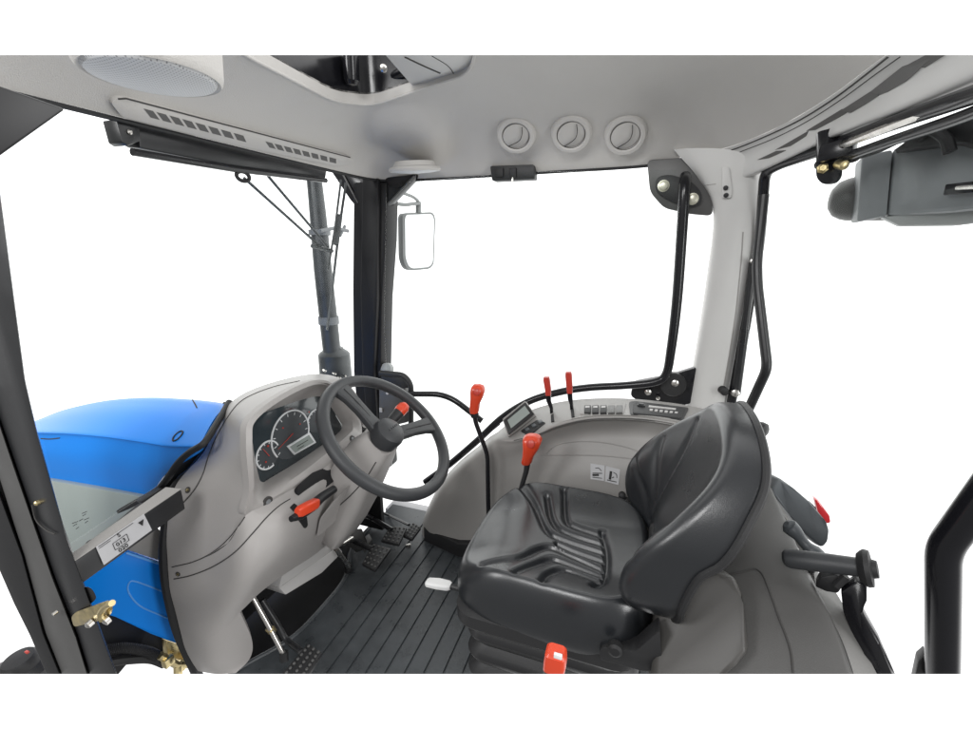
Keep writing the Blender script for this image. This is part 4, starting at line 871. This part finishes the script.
for i in range(5):
    x0_ = 584.2+i*8.0
    b = B(); inset(b, CON, [(x0_, 405.3), (x0_+6.4, 405.0), (x0_+6.2, 412.2), (x0_-.2, 412.4)], .007, .004, .001); s_ = obj('rocker_switch', b, RUBB if i < 3 else CONSD, spn)
    if i < 3:
        b = B(); inset(b, CON, [(x0_+1, 406), (x0_+5.4, 405.8), (x0_+5.3, 407.3), (x0_+1, 407.5)], .008, .003); obj('switch_mark', b, PANELG, s_)
b = B(); inset(b, CON, rpoly([(629, 401.5), (636, 401), (689, 407.5), (683, 420), (630, 414.5)], 2), .003, .012, .001); rd = obj('radio', b, BLKM, scn)
b = B(); inset(b, CON, rpoly([(633, 403), (637, 402.5), (686, 408.3), (681, 418), (633, 413)], 2), .006, .006, .001); obj('radio_front', b, RUBB, rd)
b = B(); o, n = hit(CON, 641, 407, .006); lathe(b, o, n, [(.014, -.004), (.014, .003), (.010, .004)], 22); lathe(b, o+n*.004, n, [(.0105, -.002), (.0095, .004), (.004, .005)], 18); obj('volume_knob', b, FRAMEG, rd)
b = B()
for i in range(6): inset(b, CON, [(650+i*5, 408.5+i*.6), (653+i*5, 408.8+i*.6), (652.6+i*5, 410+i*.6), (649.6+i*5, 409.7+i*.6)], .0075, .003)
inset(b, CON, [(649, 405.2), (676, 408.2), (675.6, 409.4), (648.6, 406.4)], .0072, .003); obj('radio_keys', b, PANELG, rd)
for i, q in enumerate(([(590.5, 463.5), (604.5, 465.5), (604, 481), (590.5, 479)], [(606, 466), (620, 469.5), (618.5, 485), (604.8, 481.5)])):
    b = B(); o, n = inset(b, CON, q, .0025, .004); dc = obj('sticker', b, LABEL, scn)
    c_ = [onplane(*w, o+n*.0012, n) for w in q]
    def bl(s, t): return c_[0]*(1-s)*(1-t)+c_[1]*s*(1-t)+c_[2]*s*t+c_[3]*(1-s)*t
    b = B()
    if i == 0:
        tube(b, [bl(.15, .72), bl(.6, .66)], .0035, 6); tube(b, [bl(.15, .60), bl(.85, .52)], .0014, 6); tube(b, spline([bl(.35, .25), bl(.6, .22), bl(.8, .38)], 5), .0012, 6); tube(b, [bl(.15, .86), bl(.85, .84)], .0012, 6)
    else:
        tube(b, [bl(.35, .78), bl(.38, .25)], .0042, 6); tube(b, spline([bl(.55, .28), bl(.78, .36), bl(.84, .58)], 5), .0012, 6); tube(b, [bl(.15, .86), bl(.85, .84)], .0014, 6); tube(b, [bl(.5, .66), bl(.62, .56)], .0015, 6)
    obj('sticker_symbol', b, INK, dc)
b = B(); lathe(b, P(622, 496, y=1.38), (0, -1, .3), [(.012, -.02), (.012, .012), (.005, .016)], 12); lathe(b, P(627, 501, y=1.37), (0, -1, .3), [(.009, -.02), (.009, .01), (.005, .012)], 10); obj('console_screw', b, RUBB, scn)
# lever slots
b = B(); inset(b, CON, [(550.5, 408), (553, 407.5), (554, 421), (551, 421.5)], .002, .01); inset(b, CON, [(570, 404), (573, 404), (574.5, 416.5), (571.5, 417)], .002, .01); obj('lever_slot', b, VOID, scn)

# levers standing in and beside the console
def knob(bm, base, top, prof_, n=20):
    ax_ = top-base; L_ = ax_.length; lathe(bm, base, ax_, [(r, h*L_) for r, h in prof_], n)
gl = thing('gear_lever', 'tall bent black lever with an orange knob beside the steering wheel', 'lever', P(487, 490, y=1.38))
b = B(); tube(b, fillet(PY([(489, 545, 1.36), (487.5, 455, 1.36), (474.5, 419, 1.36), (474.5, 406, 1.36)]), .03), .0085, 12); obj('lever_rod', b, BLKP, gl)
b = B(); loft(b, [rrect(P(a, c, y=1.35), cR, V((0, 1, .2)).normalized(), w_, w2, min(w_, w2)*.7) for a, c, w_, w2 in ((474.5, 412, .014, .014), (474.5, 409.5, .016, .016), (475, 404, .016, .017), (477, 397, .021, .020), (477.8, 391, .024, .021), (477.5, 387, .021, .018), (476.5, 384.8, .011, .01))]); obj('lever_knob', b, ORANGE, gl, 60)
b = B(); lathe(b, P(476.5, 392, y=1.325), (.1, -1, .3), [(.012, -.004), (.012, .002), (.008, .004)], 16); obj('knob_button', b, RED, gl)
b = B(); lathe(b, P(474.5, 414, y=1.36), (0, 0, 1), [(.013, -.012), (.016, 0), (.013, .01)], 14); obj('lever_nut', b, RUBB, gl)
rl = thing('range_lever', 'short lever with a large orange knob in front of the seat cushion', 'lever', P(523, 480, y=1.3))
b = B(); tube(b, PY([(520, 492, 1.30), (526, 472, 1.30), (528, 460, 1.30)]), [.008, .009, .011], 12); obj('lever_rod', b, BLKM, rl)
b = B(); loft(b, [rrect(P(a, c, y=1.29), cR, V((0, 1, .2)).normalized(), w_, w2, min(w_, w2)*.7) for a, c, w_, w2 in ((526.5, 463, .014, .014), (527, 461, .018, .018), (528.5, 455, .019, .02), (531.5, 447, .027, .025), (532.5, 441, .031, .026), (531.5, 437.5, .027, .022), (531, 435.5, .015, .014))]); obj('lever_knob', b, ORANGE, rl, 60)
b = B(); lathe(b, P(530.5, 444, y=1.262), (-.1, -1, .3), [(.013, -.004), (.013, .002), (.008, .004)], 16); obj('knob_button', b, RED, rl)
for tx, tag_ in (((546.5, 377, 548, 395, 552, 416), 'slim red-tipped lever on the console, nearer the display'), ((568.5, 372, 569.5, 393, 572, 412), 'slim red-tipped lever on the console, nearer the switches')):
    tl = thing('valve_lever', tag_, 'lever', P(tx[4], tx[5], y=1.55), 'red-tipped console levers')
    x0_, y0_, x1_, y1_, x2_, y2_ = tx
    b = B(); loft(b, [rrect(P(a, c, y=1.55), cR, V((0, 1, 0)), w_, .006, .003) for a, c, w_ in ((x2_, y2_+3, .005), (x2_-.6, y2_-8, .006), (x1_+.8, y1_+6, .009), (x1_+.2, y1_-3, .010))]); obj('lever_blade', b, BLKP, tl)
    b = B(); loft(b, [rrect(P(a, c, y=1.548), cR, V((0, 1, 0)), w_, .010, .006) for a, c, w_ in ((x1_+.3, y1_, .010), (x1_, y1_-6, .0115), (x0_+.2, y0_+3, .0125), (x0_, y0_, .0105))]); obj('lever_tip', b, RED, tl, 50)

# ================================================================== SEAT
seat = thing('driver_seat', 'black leather driver seat with channelled cushion on a bellows base', 'seat', (-.1, 1.08, 0))
def dist_poly(p, poly):
    d = 9.
    for a, c in zip(poly, poly[1:]):
        ab = c-a; t = max(0, min(1, (p-a).dot(ab)/max(ab.length_squared, 1e-12))); d = min(d, (p-(a+ab*t)).length)
    return d
SX0, SX1, SY0, SY1, ZT = -.412, .115, .815, 1.335, .455
def c5(pts): return [(430+a/3.168, 460+c/3.168) for a, c in pts]
gro = [c5(g) for g in ([(285, 82), (335, 148), (372, 222), (430, 250), (548, 288)], [(372, 125), (388, 185), (425, 222), (548, 262)], [(425, 112), (432, 182), (460, 207), (545, 236)],
       [(165, 347), (270, 325), (340, 285), (385, 275), (450, 300), (545, 345)], [(268, 386), (330, 340), (380, 315), (430, 325), (540, 368)], [(355, 412), (380, 372), (430, 352), (530, 388)],
       [(405, 262), (460, 285), (548, 316)], [(546, 226), (560, 280), (560, 340), (548, 388), (520, 415)])]
gro = [spline([V((*P(a, c, z=ZT-.012).xy, 0)) for a, c in g], 5) for g in gro]
def cushion_top(x, y):
    u = (x-SX0)/(SX1-SX0); v = (y-(SY0+SY1)/2)/((SY1-SY0)/2)
    z = .022*smooth(.35, .95, abs(v))-.016*(1-v*v)*smooth(.1, .6, u)
    z += -.05*smooth(.42, .0, u)**2*1.0+.012*smooth(.75, 1., u)
    p = V((x, y, 0)); g = 0
    for k, poly in enumerate(gro):
        d = dist_poly(p, poly); dep = .0145
        t = 0
        # fade out where a channel starts
        g = max(g, dep*math.exp(-(d/.0092)**2)); 
    # puffed ribs between channels
    return ZT+z-g
b = B(); NT = 300; ringdef = [(i/70*.88, 0, 1) for i in range(1, 71)]
for k in range(1, 13):
    a = k/12*math.pi/2; ringdef.append((.88+.12*math.sin(a), -.07*(1-math.cos(a)), 1-k/12*.75))
ringdef += [(1.003, -.085, .2), (.998, -.10, .15), (.98, -.12, .1), (.95, -.128, .0)]
cxs, cys, hxs, hys = (SX0+SX1)/2, (SY0+SY1)/2, (SX1-SX0)/2, (SY1-SY0)/2
def sup(th, n=4.2):
    c_, s_ = math.cos(th), math.sin(th); k = (abs(c_)**n+abs(s_)**n)**(-1/n); return c_*k, s_*k
prev = None; c0 = b.verts.new((cxs, cys, cushion_top(cxs, cys)))
for s, dz, w_ in ringdef:
    R = []
    for j in range(NT):
        a_, b_ = sup(2*math.pi*j/NT); a_ = a_*(1-.04*b_*b_)
        x, y = cxs+hxs*s*a_, cys+hys*s*b_*(1-.05*(1-a_)*.5)
        xt, yt = cxs+hxs*min(s, .97)*a_, cys+hys*min(s, .97)*b_
        R.append(b.verts.new((x, y, (cushion_top(xt, yt) if w_ > .0 else ZT)*w_+(ZT-.02)*(1-w_)+dz)))
    if prev is None:
        for j in range(NT): b.faces.new((c0, R[j], R[(j+1) % NT]))
    else:
        for j in range(NT): b.faces.new((prev[j], R[j], R[(j+1) % NT], prev[(j+1) % NT]))
    prev = R
b.faces.new(prev[::-1]); bmesh.ops.recalc_face_normals(b, faces=b.faces)
obj('seat_cushion', b, LEATH, seat, 60)
# backrest
b0 = V((0, 1.08, .405)); ew = V((0, 0, 1)); ev = V((0, 1, 0)); en = V((-1, 0, 0))
BH, BW = .474, .266
def table(t, z):
    z = max(z, t[0][0]); n = len(t)
    for i in range(n-1):
        if z <= t[i+1][0]:
            h = t[i+1][0]-t[i][0]; u = (z-t[i][0])/h
            m0 = (t[i+1][1]-t[max(i-1, 0)][1])/(t[i+1][0]-t[max(i-1, 0)][0])*h
            m1 = (t[min(i+2, n-1)][1]-t[i][1])/(t[min(i+2, n-1)][0]-t[i][0])*h
            return (2*u**3-3*u*u+1)*t[i][1]+(u**3-2*u*u+u)*m0+(-2*u**3+3*u*u)*t[i+1][1]+(u**3-u*u)*m1
    return t[-1][1]
T_SIDE = [(.40, .045), (.45, .024), (.50, .020), (.575, .028), (.64, .062), (.71, .116), (.81, .182), (.87, .198), (.95, .212)]
T_MID = [(.40, .105), (.47, .103), (.55, .122), (.71, .180), (.80, .202), (.95, .222)]
T_REAR = [(.40, .145), (.48, .158), (.52, .156), (.61, .178), (.65, .212), (.74, .255), (.80, .282), (.86, .285), (.95, .27)]
def to_vw(px, py, off=-.075):
    o = b0+en*off; d = ray(px, py); p = CAM+d*((o-CAM).dot(en)/d.dot(en)); q = p-b0; return q.dot(ev), q.dot(ew)
def c8(pts): return [(580+a/4.05, 360+c/4.05) for a, c in pts]
bg = []
for g in ([(.235, .20), (.205, .17), (.165, .12), (.135, .055)], [(.215, .29), (.185, .235), (.150, .15), (.128, .055)], [(.155, .38), (.140, .28), (.128, .17), (.120, .055)]):
    q = [V((a, c, 0)) for a, c in g]
    bg.append(spline(q, 5)); bg.append([V((-p.x, p.y, 0)) for p in bg[-1]])
def back_front(v, w):
    av = abs(v)/BW; k = smooth(.42, .93, av); z = w+b0.z
    x = table(T_MID, z)*(1-k)+table(T_SIDE, z)*k - .012*(1-smooth(.0, .6, av))*math.exp(-((z-.56)/.09)**2)
    d = min(dist_poly(V((v, w, 0)), g) for g in bg) if .2 < av < .97 else 9
    return -x-.0075*math.exp(-(d/.0075)**2)
def back_rear(v, w): return -table(T_REAR, w+b0.z)
def outline(th):
    a_, c_ = sup(th, 3.6 if math.sin(th) < 0 else 2.35)
    w = BH*(.5+.5*c_); hw = BW*(1-.15*smooth(.5, 1.0, w/BH)-.05*smooth(.25, 0, w/BH))
    return a_*hw, w
b = B(); NB = 220; prev = None; cw = BH*.5
def bput(v, w, z): return b.verts.new(b0+ev*v+ew*w+en*z)
c0 = bput(0, cw, back_front(0, cw))
seq = [(i/54*.90, 'f', 0) for i in range(1, 55)]+[(.90+.10*math.sin(k/9*math.pi/2), 'f', 1-math.cos(k/9*math.pi/2)) for k in range(1, 10)]
seq += [(1.004, 'm', .35), (1.004, 'm', .7), (1.0, 'm', .95), (.985, 'b', 1), (.93, 'b', 1), (.7, 'b', 1), (.4, 'b', 1)]
for s, kind, k in seq:
    R = []
    for j in range(NB):
        ov, ow = outline(2*math.pi*j/NB); v, w = ov*s, cw+(ow-cw)*s
        vi, wi = ov*min(s, .93), cw+(ow-cw)*min(s, .93)
        zf, zr = back_front(vi, wi), back_rear(vi, wi); z0 = zf-.032
        if kind == 'f': z = zf-.032*k
        elif kind == 'm': z = z0+(zr-z0)*k
        else: z = zr-.02*(1-s)
        R.append(bput(v, w, z))
    if prev is None:
        for j in range(NB): b.faces.new((c0, R[j], R[(j+1) % NB]))
    else:
        for j in range(NB): b.faces.new((prev[j], R[j], R[(j+1) % NB], prev[(j+1) % NB]))
    prev = R
b.faces.new(prev[::-1]); bmesh.ops.recalc_face_normals(b, faces=b.faces)
bro = obj('backrest', b, LEATH, seat, 60)
b = B(); tube(b, [b0+ev*outline(2*math.pi*j/120)[0]*1.0+ew*outline(2*math.pi*j/120)[1]+en*(back_rear(*outline(2*math.pi*j/120))+.006) for j in range(120)], .0085, 8, True); obj('back_shell_edge', b, BLKM, bro)
b = B(); lathe(b, b0+ev*.02+ew*.085+en*(-.095), en, [(.03, -.03), (.03, -.005), (.02, .0)], 20); obj('recline_pivot', b, BLKM, seat)
# pan, bellows, base
b = B(); uu, vv = V((1, 0, 0)), V((0, 1, 0))
loft(b, [rrect((cxs+.0, cys, z), uu, vv, hx, hy, .06) for z, hx, hy in ((.345, .215, .235), (.335, .235, .25), (.30, .235, .25), (.285, .225, .24))]); obj('seat_pan', b, BLKM, seat)
b = B(); secs = []
for i in range(13):
    z = .285-.2*i/12; k = .0 if i % 4 in (0,) else (.012 if i % 4 in (1, 3) else .018)
    secs.append(rrect((cxs+.015, cys, z), uu, vv, .205+k, .215+k, .05))
loft(b, secs); BEL = tree_of(b); bel = obj('bellows', b, BLKM, seat, 40)
b = B(); loft(b, [rrect((cxs+.015, cys, z), uu, vv, hx, hy, .03) for z, hx, hy in ((.085, .20, .20), (.0, .20, .20))]); obj('seat_plinth', b, VOID, seat)
b = B(); plate(b, PP(rpoly([(600, 647), (635, 652), (660, 630), (662, 668), (645, 672), (600, 660)], 5), y=.815), (0, .04, 0), .006); obj('recline_bracket', b, BLKM, seat)
b = B(); lathe(b, P(615, 649, y=.80), (0, -1, .1), [(.016, -.01), (.016, .006), (.010, .010)], 20); obj('recline_knob', b, RUBB, seat)
bk_ = thing('belt_buckle', 'orange seat belt buckle standing beside the near edge of the seat', 'buckle', P(556, 670, y=.72))
b = B(); loft(b, [rrect(P(a, c, y=.685), uu, vv, w_, .016, .008) for a, c, w_ in ((553, 690, .018), (554, 672, .02), (555, 664, .021))]); obj('buckle_stalk', b, BLKM, bk_)
b = B(); loft(b, [rrect(P(a, c, y=.68), uu, vv, w_, .018*k, .008*k) for a, c, w_, k in ((554.5, 667, .021, 1), (555.5, 660, .022, 1.05), (556, 652, .020, 1), (556.3, 650, .016, .8))]); obj('buckle_button', b, ORANGE, bk_)
b = B(); box(b, P(558, 656, y=.660), (.008, 0, 0), (0, .003, 0), (0, 0, .005), .001); obj('buckle_slot', b, WHITEP, bk_)
wh = thing('seat_adjust_lever', 'white plastic lever at the front corner of the seat', 'lever', P(440, 584, z=.33))
b = B(); loft(b, [rrect(P(a, c, z=.30), V((0, 1, 0)), V((0, 0, 1)), w_, t_, min(w_, t_)*.7) for a, c, w_, t_ in ((426.5, 582, .010, .006), (428, 582.2, .014, .008), (438, 583.7, .017, .009), (448, 585.5, .015, .009), (451, 586.2, .010, .008))]); obj('grip', b, WHITEP, wh)
b = B(); tube(b, [P(450, 586, z=.30), P(462, 589, z=.30), P(480, 593, z=.30)], .008, 10); obj('stem', b, BLKM, wh)

# ================================================================== REAR CONSOLE
rcn = thing('rear_console', 'grey moulded rear deck behind the seat with a raised storage box', 'console', (.35, 1.0, .2))
Drows = [PY(r) for r in (
 [(640, 500, 1.42), (690, 490, 1.40), (735, 482, 1.38), (768, 486, 1.33), (774, 500, 1.28)],
 [(650, 540, 1.20), (700, 528, 1.20), (745, 520, 1.18), (786, 528, 1.14), (795, 545, 1.10)],
 [(660, 590, 1.0), (705, 580, 1.0), (755, 570, 1.0), (800, 570, 1.0), (818, 590, .98)],
 [(665, 630, .90), (715, 625, .90), (775, 618, .90), (822, 612, .90), (836, 628, .88)],
 [(670, 690, .80), (725, 690, .80), (792, 686, .80), (846, 682, .80), (862, 700, .79)])]
b = B(); sheet(b, patchgrid(Drows, 8, 8), .012); REA = tree_of(b); obj('deck_panel', b, CONSD, rcn, 50)
b = B(); sheet(b, patchgrid([PY([(774, 500, 1.28), (808, 555, 1.09), (818, 592, .98), (842, 640, .87), (862, 700, .79)]), PY([(784, 510, 1.28), (814, 566, 1.08), (837, 594, .99), (857, 634, .90), (890, 700, .80)])], 8, 3), .012); obj('deck_facet', b, DECKF, rcn, 50)
b = B(); seamline(b, REA, [(728, 574), (741, 572), (752, 569), (758, 570), (764, 577), (772, 598), (779, 618), (786, 636), (791, 653), (793, 673)], .0025, 8); obj('deck_seam', b, SEAM, rcn)
b = B(); bxp = PY([(655, 600, .92), (690, 577, .94), (717, 569.5, .95), (735, 575, .95), (741, 596, .90), (747, 649, .84), (735, 662, .82), (712, 684, .79), (650, 690, .78)])
plate(b, [p-V((0, .02, -.01)) for p in bxp], (.0, .10, -.06), .014, 3); obj('storage_box', b, BOXG, rcn, 50)
be = thing('belt_reel_cover', 'slate grey rounded cover behind the seat back', 'cover', P(800, 520, y=1.25))
b = B(); plate(b, PY([(772, 492, 1.30), (779, 477, 1.36), (794, 488, 1.34), (811, 502, 1.30), (827, 520, 1.24), (831, 530, 1.22), (829, 543, 1.20), (822, 550, 1.20), (806, 536, 1.24), (790, 515, 1.28)]), (-.01, .07, -.02), .014, 3); obj('cover_shell', b, POD, be, 50)
tlp = thing('tail_lamp', 'small red tail lamp beyond the slate cover', 'lamp', P(822, 512, y=1.5))
b = B(); plate(b, PY([(814, 499, 1.5), (819, 501, 1.5), (830, 516, 1.5), (831, 523, 1.5), (826, 524, 1.5), (818, 514, 1.5)]), (.01, .05, -.01), .005); obj('lens', b, REDLENS, tlp)
b = B(); plate(b, PY([(812, 503, 1.52), (820, 513, 1.52), (826, 526, 1.52), (818, 524, 1.52)]), (.01, .06, -.02), .005); obj('lamp_base', b, CONSD, tlp)
ha = thing('rear_window_latch', 'black T-shaped latch handle on a bracket at the rear', 'handle', P(850, 575, y=.95))
b = B(); a0, a1 = P(783, 557.5, y=.98), P(866, 568, y=.93)
tube(b, [a0+(a1-a0)*t for t in (0, .04, .1, .5, .9, 1)], [.012, .0185, .0205, .020, .0185, .0185], 20); obj('grip_bar', b, WHEELM, ha)
b = B(); dd = (a1-a0).normalized(); lathe(b, a1, dd, [(.026, -.012), (.032, -.006), (.036, .0), (.034, .008), (.018, .010), (.016, .018)], 26); obj('flange', b, RUBB, ha)
b = B(); plate(b, PY([(841, 592, .94), (856, 582, .94), (868, 583, .94), (866, 600, .92), (863, 614, .90), (880, 645, .86), (899, 690, .82), (870, 690, .82), (862, 660, .86), (843, 612, .93)]), (.01, .03, 0), .004); obj('bracket', b, BLKP, ha)
b = B(); plate(b, PY([(820, 578, .96), (835, 574, .96), (846, 582, .95), (838, 594, .95), (826, 592, .96), (815, 587, .97)]), (.01, .03, 0), .004); tube(b, PY([(836, 586, .94), (846, 576, .94)]), .008, 10); obj('hinge_block', b, RUBB, ha)
ho = thing('paddle_lever', 'dark grey paddle lever on the rear deck behind the latch handle', 'lever', P(800, 540, y=1.08))
b = B(); tube(b, spline(PY([(786, 524, 1.08), (790, 527, 1.08), (797, 534, 1.07), (804, 543, 1.06), (812, 551, 1.05), (819, 556, 1.05)]), 5), [.008, .019, .017, .012, .012, .018, .016], 16); obj('paddle', b, POD, ho)
b = B(); tube(b, PY([(808, 570, 1.03), (811, 566, 1.03)]), .012, 10); tube(b, PY([(812, 553, 1.05), (820, 565, 1.03)]), .009, 10); obj('pivot', b, RUBB, ho)

# ================================================================== WORLD, LIGHT, RENDER
w = bpy.data.worlds.new('World'); S.world = w; w.use_nodes = True
wn, wlk = w.node_tree.nodes, w.node_tree.links
# white studio sweep: over-exposed beyond the windows, softer on the door side behind the camera and below
tc = wn.new('ShaderNodeTexCoord'); sx = wn.new('ShaderNodeSeparateXYZ'); wlk.new(tc.outputs['Generated'], sx.inputs[0])
def mrange(src, a, b_, c, d):
    m = wn.new('ShaderNodeMapRange'); m.interpolation_type = 'SMOOTHSTEP'
    for k_, v_ in zip(('From Min', 'From Max', 'To Min', 'To Max'), (a, b_, c, d)): m.inputs[k_].default_value = v_
    wlk.new(src, m.inputs['Value']); return m.outputs['Result']
fy = mrange(sx.outputs['Y'], -.3, .35, .42, 2.1); fz = mrange(sx.outputs['Z'], -.7, .1, .66, 1.0)
mm = wn.new('ShaderNodeMath'); mm.operation = 'MULTIPLY'; wlk.new(fy, mm.inputs[0]); wlk.new(fz, mm.inputs[1])
bg_ = wn['Background']; bg_.inputs['Color'].default_value = (1, 1, 1, 1); wlk.new(mm.outputs[0], bg_.inputs['Strength'])
def area(name, loc, target, size, power):
    l_ = bpy.data.lights.new(name, 'AREA'); l_.shape = 'RECTANGLE'; l_.size, l_.size_y = size; l_.energy = power
    o = bpy.data.objects.new(name, l_); COL.objects.link(o); o.location = loc
    o.rotation_euler = (V(target)-V(loc)).to_track_quat('-Z', 'Y').to_euler(); return o
area('softbox', (-.35, -1.7, 2.7), (-.4, 1.0, .5), (1.1, .7), 42)
area('strip_light', (2.6, -.4, 1.3), (.3, .9, .6), (.6, 2.2), 48)
area('hood_fill', (-2.3, -1.6, 2.3), (-1.6, .8, .6), (1.0, 1.0), 45)  # added fill lamp, only there to brighten the hood side
S.view_settings.view_transform = 'Standard'; S.view_settings.look = 'None'; S.view_settings.exposure = 0; S.view_settings.gamma = 1
S.render.engine = 'CYCLES'
S.cycles.max_bounces = 8; S.cycles.transparent_max_bounces = 12
